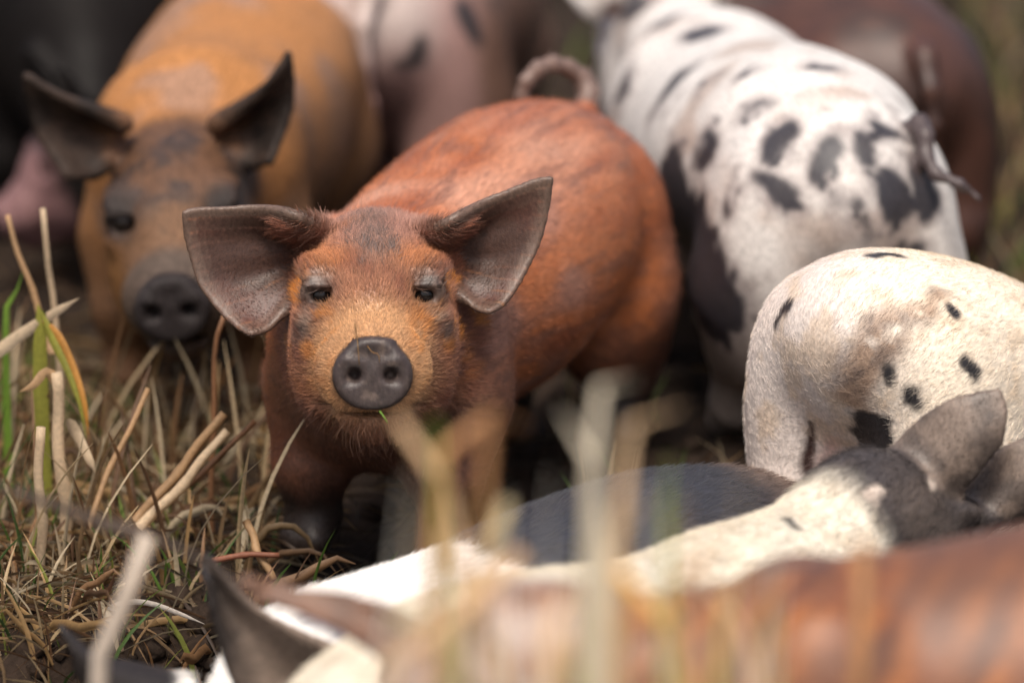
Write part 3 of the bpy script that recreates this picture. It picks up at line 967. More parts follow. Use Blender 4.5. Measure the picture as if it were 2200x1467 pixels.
# ---------------------------------------------------------------- dark-headed pig in front of it
def pig_g():
    hd = head_spec(at(1930, 1120, -0.15), R(136), R(-18), 0, 0.95)
    y = -0.15
    e1 = earw(hd, [(1905, 1010, y), (1960, 1050, y), (2030, 1070, y - .01)], [(1905, 1010, y), (1960, 930, y), (2040, 865, y - .01), (2145, 840, y - .01)],
              [(2145, 840, y - .01), (2160, 880, y - .01), (2150, 950, y - .02)], [(2030, 1070, y - .01), (2090, 1020, y - .02), (2150, 950, y - .02)], 0.02, 1.1, side=(0, 1, 0))
    e2 = earw(hd, [(2080, 1080, y + .02), (2120, 1100, y + .02), (2180, 1110, y + .01)], [(2080, 1080, y + .02), (2110, 1010, y + .02), (2180, 955, y + .01), (2290, 920, y + .01)],
              [(2290, 920, y + .01), (2310, 960, y + .01), (2300, 1020, y)], [(2180, 1110, y + .01), (2250, 1080, y), (2300, 1020, y)], 0.02, 1.1, side=(0, 1, 0))
    P = Pig((0.185, -0.29, -0.155), R(139), 0.9, 0.0032, head=hd, headscale=0.95, fat=1.12, ears=[e1, e2])
    c = finish(P, rgb(214, 206, 190)); W = P.W
    n1, n2, n3 = fbm(W, 14, 3, 19), fbm(W, 50, 3, 20), fbm(W, 110, 2, 21)
    c = mixc(c, rgb(200, 188, 168), 0.6 * sstep(0.5, 0.7, n2))
    # dark head and nape
    nd = (W - np.array(hd['pos']))
    along = nd @ np.array([0.66, 0.75, 0.0])
    dark = sstep(-0.10, -0.065, along + 0.02 * (n2 - 0.5))
    hc = mixc(rgb(58, 53, 53)[None] + 0 * W, rgb(92, 82, 76), sstep(0.4, 0.7, n1))
    c = mixc(c, hc, dark)
    c = mixc(c, mixc(rgb(88, 78, 72)[None] + 0 * W, rgb(118, 104, 94), sstep(.4, .65, n2)), P.ear)
    S = [[(1560, 1100, 34), (1600, 1095, 26)]]
    c = mixc(c, rgb(168, 152, 136), 0.8 * sstep(-0.006, 0.006, P.spots(S, 0.008, 50)))
    c = mixc(c, rgb(40, 39, 42), sstep(-0.003, 0.003, P.spots([[(1690, 1115, 14), (1710, 1128, 16)], [(1585, 1060, 6)]], 0.006, 70)))
    wh = P.spots([[(1870, 1070, 16), (1900, 1055, 14)], [(2010, 1045, 14), (2040, 1030, 8)]], 0.006, 60)
    c = mixc(c, rgb(190, 176, 164), sstep(-0.003, 0.003, wh) * (1 - P.ear))
    P.build('pig', c, HIDE, 'white-backed pig with dark grey head and ears, facing the cream rump', P.sn)
    front = ((P.NW @ (-FWD)) > -0.35).astype(float)
    ln = np.where(P.ear > 0.5, 0.004, 0.012)
    coat(P, 45000, front, ln, body_flow(P) + P.ear[:, None] * np.array([0, -1.5, 1]), 0.32, 0.00017, P.colour * 1.05, 0.3, 6)
    return P


# ---------------------------------------------------------------- black and white pig, head down at the lower left
def pig_h():
    hd = head_spec(at(570, 1540, -0.36), R(-42), R(-38), 0, 0.95)
    y = -0.37
    y1 = -0.44
    e1 = earw(hd, [(800, 1430, y1 + .03), (680, 1500, y1 + .01), (560, 1540, y1)], [(800, 1430, y1 + .03), (650, 1365, y1), (530, 1290, y1 - .01), (446, 1192, y1 - .01)],
              [(446, 1192, y1 - .01), (442, 1215, y1 - .01), (446, 1240, y1 - .02)], [(560, 1540, y1), (500, 1440, y1 - .01), (458, 1320, y1 - .02), (446, 1240, y1 - .02)], 0.02, 1.0, side=(0, 1, 0))
    e2 = earw(hd, [(390, 1460, y + .02), (370, 1500, y), (340, 1560, y - .02)], [(390, 1460, y + .02), (290, 1432, y), (200, 1405, y - .02), (130, 1345, y - .03)],
              [(130, 1345, y - .03), (140, 1390, y - .03), (165, 1450, y - .03)], [(340, 1560, y - .02), (250, 1530, y - .03), (165, 1450, y - .03)], 0.015, 1.0, side=(0, 1, 0))
    P = Pig((-0.125, -0.28, -0.218), R(-46), 0.97, 0.0032, head=hd, headscale=0.95, fat=1.1, ears=[e1, e2], dip=0.015)
    c = finish(P, rgb(236, 232, 226)); W = P.W
    n1, n2, n3 = fbm(W, 14, 3, 22), fbm(W, 50, 3, 23), fbm(W, 110, 2, 24)
    ax = (W - P.loc) @ P.Rz[:, 1]            # distance behind the shoulder
    blk = sstep(0.12, 0.145, ax + 0.03 * (n2 - 0.5))
    c = mixc(c, mixc(rgb(40, 42, 50)[None] + 0 * W, rgb(56, 56, 62), n2), blk)
    c = mixc(c, rgb(118, 98, 86), sstep(0.38, 0.46, ax + 0.08 * (n1 - 0.5)) * 0.85)
    fr = P.spots([[(660, 1330, 40), (720, 1370, 40)]], 0.01, 40)
    c = mixc(c, rgb(120, 120, 128), sstep(-0.005, 0.01, fr) * (1 - P.ear))
    c = mixc(c, mixc(rgb(40, 35, 34)[None] + 0 * W, rgb(132, 116, 104), sstep(-0.215, -0.17, W[:, 0] + 0.02 * (n2 - .5))), P.ear)  # near ear: lit back and dark opening painted as a colour gradient
    P.build('pig', c, HIDE, 'white-shouldered pig with black back, dark pointed ears at the lower left', P.sn)
    for sx in (-1, 1): add_eye(P, (0.0405 * sx, 0.0405, -0.001), 0.0115)
    front = ((P.NW @ (-FWD)) > -0.35).astype(float)
    coat(P, 50000, front, np.where(P.ear > 0.5, 0.004, 0.010), body_flow(P), 0.35, 0.00016, P.colour * 1.05 + 0.01, 0.3, 7)
    return P


# ---------------------------------------------------------------- brown pig nearest the camera
def pig_k():
    y = -0.86
    hd = head_spec(at(1010, 1470, y), R(-78), R(-18), 0, 1.0)
    e1 = earw(hd, [(900, 1345, y + .03), (930, 1400, y + .01), (900, 1450, y)], [(900, 1345, y + .03), (780, 1290, y + .05), (640, 1262, y + .06), (515, 1238, y + .06)],
              [(515, 1238, y + .06), (530, 1262, y + .05), (570, 1290, y + .05)], [(900, 1450, y), (800, 1390, y + .02), (690, 1330, y + .04), (570, 1290, y + .05)], 0.015, 1.0, side=(0, 0, 1))
    P = Pig((0.17, -0.87, at(1850, 1122, -0.87)[2] - 0.335), R(-84), 1.0, 0.0045, head=hd, headscale=1.0, fat=1.1, ears=[e1], dip=0.028)
    c = finish(P, rgb(118, 72, 46)); W = P.W
    th_ = np.arctan2(P.V[:, 0], P.V[:, 2] - 0.2)
    sv = np.stack([P.V[:, 1] + 0.06 * np.abs(th_), 0.022 * th_, 0 * th_], 1)
    sv = sv + 0.012 * (np.stack([fbm(P.V, 30, 3, 70 + i) for i in range(3)], 1) - .5)
    n1 = fbm(sv, 110, 4, 26)
    c = mixc(c, rgb(84, 55, 43), 0.8 * sstep(0.40, 0.68, n1))
    c = mixc(c, rgb(158, 98, 52), 0.7 * sstep(0.46, 0.70, fbm(sv, 75, 4, 27)))
    c = mixc(c, rgb(96, 66, 52), 0.7 * sstep(0.45, 0.65, fbm(P.V, 11, 3, 28)))
    band = sstep(0.06, -0.02, W[:, 0] + 0.14 * (fbm(W, 25, 3, 61) - .5))
    c = mixc(c, rgb(164, 144, 134), band * 0.9 * (1 - P.ear))
    c = mixc(c, mixc(rgb(120, 86, 66)[None] + 0 * W, rgb(74, 56, 48), n1), P.ear)
    P.build('pig', c, HIDE, 'red-brown pig with a pale shoulder nearest the camera, blurred at the lower right', P.sn)
    return P


PIGS = [pig_b(), pig_m(), pig_c(), pig_d(), pig_e(), pig_f(), pig_g(), pig_h(), pig_k()]
for P_ in PIGS:
    if not any(ch.name.startswith('eye') for ch in P_.obj.children):
        for sx in (-1, 1): add_eye(P_, (0.0405 * sx, 0.0405, -0.001), 0.0115)
# ================================================================== ground
def ground_z(x, y):
    """level pasture, dropping into a hollow in front of the red piglet"""
    edge = 0.03 - 0.16 * sstep(-0.24, -0.42, x) 
    base = -0.215 * sstep(edge, edge - 0.20, y) - 0.02 * sstep(1.2, 2.0, y)
    ws, wz = 0, 0
    for P_ in [PA] + PIGS:                       # each pig stands on the ground under it
        a0 = P_.loc[:2]; a1 = (P_.loc + P_.Rz @ np.array([0, 0.47 * P_.s, 0]))[:2]; ba = a1 - a0
        t = np.clip(((x - a0[0]) * ba[0] + (y - a0[1]) * ba[1]) / (ba @ ba), 0, 1)
        d = np.hypot(x - a0[0] - t * ba[0], y - a0[1] - t * ba[1])
        w_ = sstep(0.21, 0.09, d)
        ws = ws + w_; wz = wz + w_ * (P_.loc[2] - P_.tilt * 0.5 * P_.s * (1 - t * 0.94))
    return (base * np.maximum(1 - ws, 0) + wz) / np.maximum(ws, 1)


def soil_mat():
    m, t, b = new_mat('soil')
    tc = node(t, 'ShaderNodeTexCoord')
    n1 = node(t, 'ShaderNodeTexNoise'); n1.inputs['Scale'].default_value = 9; n1.inputs['Detail'].default_value = 8; n1.inputs['Roughness'].default_value = 0.65
    n2 = node(t, 'ShaderNodeTexNoise'); n2.inputs['Scale'].default_value = 130; n2.inputs['Detail'].default_value = 6
    for n in (n1, n2): t.links.new(tc.outputs['Object'], n.inputs['Vector'])
    cr = node(t, 'ShaderNodeValToRGB')
    cr.color_ramp.elements[0].position = 0.3; cr.color_ramp.elements[0].color = (0.008, 0.006, 0.005, 1)
    cr.color_ramp.elements[1].position = 0.72; cr.color_ramp.elements[1].color = (0.042, 0.028, 0.020, 1)
    ad = node(t, 'ShaderNodeMix', data_type='FLOAT'); ad.inputs[0].default_value = 0.45
    t.links.new(n1.outputs['Fac'], ad.inputs[2]); t.links.new(n2.outputs['Fac'], ad.inputs[3])
    t.links.new(ad.outputs[0], cr.inputs[0]); t.links.new(cr.outputs[0], b.inputs['Base Color'])
    b.inputs['Roughness'].default_value = 0.9; b.inputs['Specular IOR Level'].default_value = 0.08
    bp = node(t, 'ShaderNodeBump'); bp.inputs['Strength'].default_value = 0.8; bp.inputs['Distance'].default_value = 0.008
    t.links.new(ad.outputs[0], bp.inputs['Height']); t.links.new(bp.outputs[0], b.inputs['Normal'])
    return m


SOIL = soil_mat()


def axis(n_f, f0, f1, far, n_o):
    t = np.linspace(0, 1, n_o + 1)[1:]
    return np.r_[(f0 - (far * t ** 3))[::-1], np.linspace(f0, f1, n_f), f1 + far * t ** 3]


gx, gy = axis(230, -1.1, 1.3, 80, 25), axis(330, -1.0, 2.6, 80, 25)
X, Y = np.meshgrid(gx, gy, indexing='ij')
GP = np.stack([X.ravel(), Y.ravel(), 0 * X.ravel()], 1)
near = sstep(6, 2.5, np.abs(GP[:, 0])) * sstep(8, 3, np.abs(GP[:, 1]))
GP[:, 2] = ground_z(GP[:, 0], GP[:, 1])
rough = (fbm(GP * [1, 1, 0], 6, 3, 41) - 0.5) * 0.05 + (np.abs(fbm(GP * [1, 1, 0], 26, 4, 42) - 0.5)) * 0.055 - 0.012
GP[:, 2] += near * rough
nx, ny = len(gx), len(gy)
ii = np.arange(nx * ny).reshape(nx, ny)
gq = np.stack([ii[:-1, :-1], ii[1:, :-1], ii[1:, 1:], ii[:-1, 1:]], -1).reshape(-1, 4)
gme = mesh_from('ground', GP, gq)
gme.materials.append(SOIL)
ground = bpy.data.objects.new('ground', gme); COL.objects.link(ground)
tag(ground, 'dark bare soil with churned lumps under the herd', kind='structure')


_GZ = GP[:, 2].reshape(nx, ny)


def gz(x, y):
    i = min(max(int(np.searchsorted(gx, x)) - 1, 0), nx - 2); j = min(max(int(np.searchsorted(gy, y)) - 1, 0), ny - 2)
    u = (x - gx[i]) / (gx[i + 1] - gx[i]); v = (y - gy[j]) / (gy[j + 1] - gy[j])
    return float((1 - u) * (1 - v) * _GZ[i, j] + u * (1 - v) * _GZ[i + 1, j] + u * v * _GZ[i + 1, j + 1] + (1 - u) * v * _GZ[i, j + 1])


# ---------------------------------------------------------------- clods of earth (uncountable)
def lumps(name, pts, sizes, mat, seed, label):
    import bmesh
    bm = bmesh.new(); bmesh.ops.create_icosphere(bm, subdivisions=2, radius=1)
    bv = np.array([v.co[:] for v in bm.verts]); bf = np.array([[v.index for v in f.verts] for f in bm.faces]); bm.free()
    r_ = np.random.default_rng(seed)
    VV, FF, o = [], [], 0
    for p, s_ in zip(pts, sizes):
        off = r_.uniform(0, 50, 3)
        d = 0.35 + 1.3 * fbm(bv + off, 1.9, 4, 5)
        v = bv * d[:, None] * s_ * r_.uniform(0.7, 1.2, 3) * [1, 1, 0.75]
        VV.append(v @ rotz(r_.uniform(0, 6.3)).T + p); FF.append(bf + o); o += len(bv)
    me = mesh_from(name, np.vstack(VV), np.vstack(FF), smooth=False)
    me.materials.append(mat)
    ob = bpy.data.objects.new(name, me); COL.objects.link(ob)
    tag(ob, label, kind='stuff')
    return ob


pts, szs = [], []
for i in range(1500):
    y = -0.15 + 2.0 * rng.random() ** 1.4
    x = rng.uniform(-0.75 - 0.1 * y, 0.85 + 0.1 * y)
    s_ = rng.uniform(0.004, 0.012) * (2.0 if rng.random() < 0.12 else 1)
    pts.append((x, y, gz(x, y) + s_ * 0.1)); szs.append(s_)
for px, py, s_ in [(330, 1395, .020), (300, 1400, .014), (365, 1405, .016), (340, 1370, .012), (390, 1415, .013), (280, 1385, .011), (350, 1430, .018)]:
    y = -0.02 if py > 1200 else 0.1
    p = at(px, py, y)
    pts.append((p[0], y, p[2])); szs.append(s_ * 0.8)
lumps('soil_clods', pts, szs, SOIL, 3, 'dark brown lumps of earth scattered over the churned soil')


# ---------------------------------------------------------------- straw and grass
def straw_mat(name):
    m, t, b = new_mat(name)
    a = node(t, 'ShaderNodeAttribute', attribute_name='tint')
    tc = node(t, 'ShaderNodeTexCoord')
    n1 = node(t, 'ShaderNodeTexNoise'); n1.inputs['Scale'].default_value = 300; n1.inputs['Detail'].default_value = 3
    t.links.new(tc.outputs['Object'], n1.inputs['Vector'])
    mr = node(t, 'ShaderNodeMapRange'); mr.inputs['To Min'].default_value = 0.6; mr.inputs['To Max'].default_value = 1.35
    t.links.new(n1.outputs['Fac'], mr.inputs[0])
    mx = node(t, 'ShaderNodeMix', data_type='RGBA', blend_type='MULTIPLY'); mx.inputs[0].default_value = 1
    t.links.new(a.outputs['Color'], mx.inputs[6]); t.links.new(mr.outputs[0], mx.inputs[7])
    t.links.new(mx.outputs[2], b.inputs['Base Color'])
    b.inputs['Roughness'].default_value = 0.6
    # thin leaves let some light through
    tr = node(t, 'ShaderNodeBsdfTranslucent'); t.links.new(mx.outputs[2], tr.inputs['Color'])
    ms = node(t, 'ShaderNodeMixShader'); ms.inputs[0].default_value = 0.4
    out = t.nodes['Material Output']
    t.links.new(b.outputs[0], ms.inputs[1]); t.links.new(tr.outputs[0], ms.inputs[2]); t.links.new(ms.outputs[0], out.inputs['Surface'])
    return m


STRAW = straw_mat('dry_grass')


def strip(path, widths, roll=0.0, keel=0.25):
    """leaf blade: path (n,3), V-shaped section"""
    path = np.asarray(path, float); n = len(path)
    tg = np.gradient(path, axis=0); tg /= np.linalg.norm(tg, axis=1, keepdims=True) + 1e-9
    ref = np.array([math.cos(roll), math.sin(roll), 0.13])
    sd = np.cross(tg, ref); sd /= np.linalg.norm(sd, axis=1, keepdims=True) + 1e-9
    up = np.cross(sd, tg)
    w_ = np.asarray(widths)[:, None]
    V = np.stack([path - sd * w_ + up * w_ * keel, path - up * w_ * keel, path + sd * w_ + up * w_ * keel], 1).reshape(-1, 3)
    F = []
    for i in range(n - 1):
        for j in range(2):
            a = i * 3 + j
            F.append((a, a + 1, a + 4, a + 3))
    return V, np.array(F)


def tube(path, radii, seg=8):
    path = np.asarray(path, float); n = len(path)
    tg = np.gradient(path, axis=0); tg /= np.linalg.norm(tg, axis=1, keepdims=True) + 1e-9
    ref = np.array([0.31, 0.95, 0.05])
    sd = np.cross(tg, ref); sd /= np.linalg.norm(sd, axis=1, keepdims=True) + 1e-9
    up = np.cross(sd, tg)
    an = np.linspace(0, 2 * math.pi, seg, endpoint=False)
    V = (path[:, None] + (np.cos(an)[None, :, None] * sd[:, None] + np.sin(an)[None, :, None] * up[:, None]) * np.asarray(radii)[:, None, None]).reshape(-1, 3)
    F = []
    for i in range(n - 1):
        for j in range(seg):
            a, b = i * seg + j, i * seg + (j + 1) % seg
            F.append((a, b, b + seg, a + seg))
    for o_ in (0, (n - 1) * seg):
        F += [(o_, o_ + 1, o_ + 2, o_ + 7), (o_ + 7, o_ + 2, o_ + 3, o_ + 6), (o_ + 6, o_ + 3, o_ + 4, o_ + 5)]
    return V, np.array(F)


def spline(pts, n=10):
    return polyline(pts, n) if len(pts) > 2 else np.linspace(pts[0], pts[-1], n)


class Batch:
    def __init__(self): self.V, self.F, self.C, self.o = [], [], [], 0

    def add(self, VF, col, vary=False):
        V, F = VF
        self.V.append(V); self.F.append(F + self.o); self.o += len(V)
        c = np.ones((len(V), 4)); c[:, :3] = col
        if vary:
            k = 0.55 + 0.75 * fbm(V + col[0] * 31, 45, 3, 77)
            c[:, :3] *= k[:, None]
        self.C.append(c)

    def build(self, name, parent=None):
        me = mesh_from(name, np.vstack(self.V), np.vstack(self.F))
        ca = me.color_attributes.new('tint', 'FLOAT_COLOR', 'POINT')
        ca.data.foreach_set('color', np.vstack(self.C).astype(np.float32).ravel())
        me.materials.append(STRAW)
        o = bpy.data.objects.new(name, me); COL.objects.link(o)
        if parent: o.parent = parent
        return o


DRY = [rgb(196, 170, 130), rgb(170, 138, 100), rgb(214, 194, 160), rgb(150, 112, 76), rgb(124, 92, 66), rgb(182, 146, 98)]
GREEN = [rgb(96, 128, 48), rgb(74, 104, 40), rgb(120, 140, 62), rgb(66, 92, 44), rgb(140, 146, 70)]


def in_pig(x, y):
    return any(((np.array([x, y]) - s_[:2]) ** 2).sum() < s_[2] ** 2 for s_ in KEEP)


KEEP = []
for P_ in [PA] + PIGS:
    for ly in (-0.02, 0.12, 0.26, 0.40):
        c_ = P_.loc + P_.Rz @ np.array([0, ly * P_.s, 0])
        KEEP.append((c_[0], c_[1], 0.10 * P_.s))


def blade_path(x, y, h, lean, az, n=6, z=None):
    z = gz(x, y) if z is None else z
    t = np.linspace(0, 1, n)
    out = lean * t ** 1.8
    hh = h * (t - 0.35 * lean / max(h, 1e-3) * 0.4 * t ** 2)
    return np.stack([x + math.cos(az) * out, y + math.sin(az) * out, z - 0.004 + np.maximum(hh, 0.002)], 1)


def grass_stuff():
    g, d, l = Batch(), Batch(), Batch()
    # standing blades: thick on the left, thin elsewhere, rank at the back right
    for i in range(4200):
        r1 = rng.random()
        if r1 < 0.56:
            y = rng.uniform(-0.14, 0.75); x = rng.uniform(-0.78, -0.16 - 0.12 * rng.random() - 0.25 * max(y - .1, 0))
            dn = 0.9
        elif r1 < 0.70:
            y = rng.uniform(-0.05, 1.6); x = rng.uniform(-0.25, 0.6)
        else:
            y = rng.uniform(0.45, 3.0); x = rng.uniform(0.43, 0.62 + 0.22 * y) if rng.random() < .8 else rng.uniform(-0.9, 0.9)
        if in_pig(x, y): continue
        dry = rng.random() < (0.74 if x < 0.4 else 0.6)
        h = rng.uniform(0.02, 0.075) * (1.0 if dry else 1.1) * (1.35 if (x > 0.42 and y > 0.5) else 1)
        if -0.1 < y < 0.12 and x < -0.25: h *= 0.9
        pth = blade_path(x, y, h, h * rng.uniform(0.1, 0.9), rng.uniform(0, 6.3))
        wd = rng.uniform(0.0009, 0.0024)
        ws = wd * np.array([1, 1.05, 1, 0.85, 0.55, 0.06])
        col = (DRY[rng.integers(6)] if dry else GREEN[rng.integers(5)]) * rng.uniform(0.4, 0.95)
        (d if dry else g).add(strip(pth, ws, rng.uniform(0, 3.1)), col)
    # thin cover over the rest of the field
    for i in range(5200):
        x = rng.uniform(-2.4, 2.4); y = rng.uniform(-2.2, 4.5)
        if in_pig(x, y) or (abs(x) < 0.75 and -0.2 < y < 1.4) or (x > -0.7 and x < 0.75 and -1.2 < y < 0.1): continue
        if noise(np.array([[x, y, 0.0]]), 2.2, 91)[0] + 0.25 * rng.random() < 0.55: continue
        dry = rng.random() < 0.7; h = rng.uniform(0.02, 0.08)
        pth = blade_path(x, y, h, h * rng.uniform(0.1, 1.2), rng.uniform(0, 6.3))
        (d if dry else g).add(strip(pth, rng.uniform(0.0014, 0.0036) * np.array([1, 1.05, 1, 0.85, 0.55, 0.06]), rng.uniform(0, 3.1)), (DRY[rng.integers(6)] if dry else GREEN[rng.integers(5)]) * rng.uniform(0.4, 0.95))
    # tall thin dry stems, rank on the left
    for i in range(400):
        y = rng.uniform(0.02, 0.62); x = rng.uniform(-0.80, -0.36 - 0.15 * y) if rng.random() < .8 else rng.uniform(-0.36, -0.2)
        if in_pig(x, y): continue
        h = rng.uniform(0.05, 0.16)
        pth = blade_path(x, y, h, h * rng.uniform(0.05, 0.6), rng.uniform(0, 6.3))
        d.add(strip(pth, rng.uniform(0.0010, 0.0030) * np.array([1, 1, .95, .9, .7, .2]), rng.uniform(0, 3.1), .5), DRY[rng.integers(6)] * rng.uniform(0.45, 0.95))
    for i in range(110):
        y = rng.uniform(0.0, 0.6); x = rng.uniform(-0.82, -0.40 - 0.1 * y)
        if in_pig(x, y): continue
        h = rng.uniform(0.05, 0.14)
        g.add(strip(blade_path(x, y, h, h * rng.uniform(0.1, 0.8), rng.uniform(0, 6.3)), rng.uniform(0.0012, 0.0030) * np.array([1, 1.05, 1, 0.85, 0.55, 0.06]), rng.uniform(0, 3.1)), GREEN[rng.integers(5)] * rng.uniform(0.6, 1.1))
    # flattened litter
    for i in range(5600):
        if rng.random() < 0.66:
            y = rng.uniform(-0.16, 0.9); x = rng.uniform(-0.8, -0.08 - 0.1 * rng.random())
        else:
            y = rng.uniform(-0.1, 2.6); x = rng.uniform(-0.8, 0.95)
        if x > -0.3 and rng.random() < 0.55: continue
        dk = 0.45 if x > -0.28 else 1.0  # litter among the pigs darker: mud, and shade put into its colour
        L_ = rng.uniform(0.02, 0.10); a = rng.uniform(0, 6.3)
        z0 = gz(x, y) + rng.uniform(0.002, 0.022); z1 = gz(x + math.cos(a) * L_, y + math.sin(a) * L_) + rng.uniform(0.002, 0.028)
        t = np.linspace(0, 1, 5)
        bow = rng.uniform(-0.12, 0.12) * L_
        pth = np.stack([x + math.cos(a) * L_ * t - math.sin(a) * bow * np.sin(np.pi * t), y + math.sin(a) * L_ * t + math.cos(a) * bow * np.sin(np.pi * t),
                        z0 + (z1 - z0) * t + 0.006 * np.sin(np.pi * t)], 1)
        wd = rng.uniform(0.0006, 0.0019)
        l.add(strip(pth, wd * np.array([0.5, 1, 1, .8, 0.15]), rng.uniform(0, 3.1), 0.12), DRY[rng.integers(6)] * rng.uniform(0.2, 0.75) * dk)
    for i in range(260):
        y = rng.uniform(-0.12, 0.7); x = rng.uniform(-0.78, -0.2)
        L_ = rng.uniform(0.04, 0.13); a = rng.uniform(0, 6.3); t = np.linspace(0, 1, 7)
        rise = rng.uniform(0.0, 0.05)
        pth = np.stack([x + math.cos(a) * L_ * t, y + math.sin(a) * L_ * t, gz(x, y) + 0.004 + rise * np.sin(np.pi * t * rng.uniform(.5, 1)) + 0.004 * np.sin(t * 9)], 1)
        l.add(strip(pth, rng.uniform(0.002, 0.0050) * np.array([.5, .9, 1, 1, .9, .6, .1]), rng.uniform(0, 3.1), 0.5), DRY[rng.integers(6)] * rng.uniform(0.3, 0.85))
    tag(g.build('green_grass'), 'short green grass blades growing through the litter', kind='stuff')
    tag(d.build('dry_grass_blades'), 'short dry standing grass blades between the pigs', kind='stuff')
    tag(l.build('straw_litter'), 'trampled dry straw litter lying on the soil', kind='stuff')


grass_stuff()


# ---------------------------------------------------------------- single stalks one can pick out
def stalk(name, label, parts, group=None):
    """parts: list of (part name, kind, [(px,py,y)...], width m (start,end), colour, roll)"""
    first = np.array(at(*parts[0][2][0]))
    root = bpy.data.objects.new(name, None); COL.objects.link(root)
    root.empty_display_size = 0.02
    root.location = first
    tag(root, label, 'straw' if 'straw' in name else 'grass', group)
    for pn, kind, pts, wd, col, roll in parts:
        W_ = np.array([at(*p) for p in pts]) - first
        pth = spline(W_, 12)
        t = np.linspace(0, 1, 12)
        b = Batch()
        if kind == 'tube':
            rad = lerp(wd[0], wd[1], t)
            rad = rad * (1 + 0.18 * np.exp(-((t - 0.45) / 0.03) ** 2))
            pth = pth + wd[0] * 0.5 * np.stack([np.sin(t * 9 + first[0] * 90), np.cos(t * 7 + first[2] * 80), 0 * t], 1) * np.sin(np.pi * t)[:, None]
            b.add(tube(pth, rad), col, True)
        else:
            ws = lerp(wd[0], wd[1], t) * np.minimum(1, 0.35 + 6 * t) * (1 - 0.0 * t)
            ws = ws * np.clip((1 - t) * 5, 0.05, 1)
            b.add(strip(pth, ws, roll), col, True)
        b.build(pn, root)
    return root


pale, tan, brown, wht, grn, ygrn = rgb(214, 190, 158), rgb(186, 150, 110), rgb(140, 100, 70), rgb(222, 212, 200), rgb(112, 146, 50), rgb(158, 156, 64)


def down(px, py, y):
    """the stalk's foot: straight down to the ground under a point"""
    p = at(px, py, y)
    z = gz(p[0], p[1]) - 0.01
    d = np.array([p[0], p[1], z]) - CAM
    s_ = d @ FWD
    return (1100 + FPX * d[0] / s_, 733.5 - FPX * (d @ UPV) / s_, y)


stalk('grass_shoot', 'broken straw stem with a green shoot and arching white leaf, in focus at lower left', [
    ('stem', 'tube', [down(178, 1376, -.03), (178, 1376, -.03), (200, 1335, -.03), (222, 1300, -.03)], (.0022, .0018), tan, 0),
    ('green_blade', 'leaf', [(220, 1300, -.03), (222, 1268, -.03), (212, 1232, -.03), (203, 1195, -.03)], (.0016, .0008), rgb(96, 150, 40), 0.3),
    ('brown_sheath', 'leaf', [(214, 1316, -.03), (226, 1280, -.03), (240, 1252, -.032), (247, 1230, -.034)], (.0026, .001), rgb(92, 62, 44), 1.2),
    ('dry_leaf', 'leaf', [(214, 1330, -.03), (240, 1306, -.03), (280, 1293, -.032), (330, 1298, -.034), (390, 1320, -.036), (440, 1340, -.038)], (.0030, .0016), wht, 1.5)])
stalk('straw_bundle', 'bundle of snapped tan straws leaning right beside the piglet\'s front leg', [
    ('straw', 'tube', [(290, 1120, .10), (380, 1015, .11), (482, 888, .12)], (.0040, .0036), tan, 0),
    ('straw', 'tube', [(298, 1135, .09), (400, 1030, .10), (488, 925, .11)], (.0046, .0034), pale, 0),
    ('straw', 'tube', [(320, 1110, .11), (440, 1010, .13), (548, 905, .15)], (.0026, .0020), brown, 0)])
stalk('straw_stalk', 'single long straw leaning right, left of the snapped bundle', [('stem', 'tube', [(185, 1150, .08), (215, 1060, .10), (318, 835, .14)], (.0027, .0022), tan, 0)])
stalk('straw_stalk', 'tall straw curving past the piglet\'s ear lobe', [('stem', 'tube', [down(452, 1000, .22), (456, 950, .22), (458, 860, .22), (464, 740, .22), (482, 676, .22)], (.0026, .0020), brown * 1.2, 0)])
stalk('straw_stalk', 'upright pale straw at the left edge before the ginger pig\'s cheek', [('stem', 'tube', [down(128, 700, .28), (120, 680, .28), (104, 560, .28), (92, 448, .28)], (.0034, .0026), pale * .9, 0)])
stalk('straw_stalk', 'thin straw leaning left at the far left edge', [('stem', 'tube', [(112, 760, .26), (80, 660, .27), (45, 560, .28), (16, 462, .29)], (.0030, .0022), tan, 0)])
stalk('grass_leaf', 'broad green and orange blade arching down at the left', [
    ('blade', 'leaf', [down(85, 690, .20), (86, 690, .20), (110, 720, .19), (145, 790, .18), (170, 860, .17), (186, 945, .17)], (.0085, .003), ygrn * .9, 1.6),
    ('orange_edge', 'leaf', [(92, 690, .197), (126, 722, .187), (160, 795, .177), (182, 870, .167), (190, 940, .167)], (.0035, .0016), rgb(196, 138, 60), 1.6)])
stalk('straw_stalk', 'thick pale stem standing at the left below the green blade', [('stem', 'tube', [down(136, 1010, .12), (134, 1000, .12), (128, 900, .12), (122, 800, .12)], (.0058, .0050), pale, 0),
    ('leaf', 'leaf', [(128, 830, .12), (100, 800, .12), (70, 830, .115), (40, 842, .11)], (.0055, .002), tan, 1.5)])
stalk('straw_stalk', 'short cut pale stem at the far left', [('stem', 'tube', [down(85, 1100, .04), (86, 1080, .04), (86, 1000, .04), (88, 918, .04)], (.0044, .0040), pale * .92, 0)])
stalk('straw_stalk', 'flat tan leaf slanting beside the thick pale stem', [('leaf', 'leaf', [(145, 900, .13), (165, 935, .13), (190, 985, .12), (205, 1015, .12)], (.0052, .003), pale * .9, 1.4)])
stalk('straw_stalk', 'short brown straw stuck in the soil at the piglet\'s foot', [('stem', 'tube', [(528, 1118, .05), (552, 1175, .04), (588, 1245, .03)], (.0034, .0030), tan, 0)])
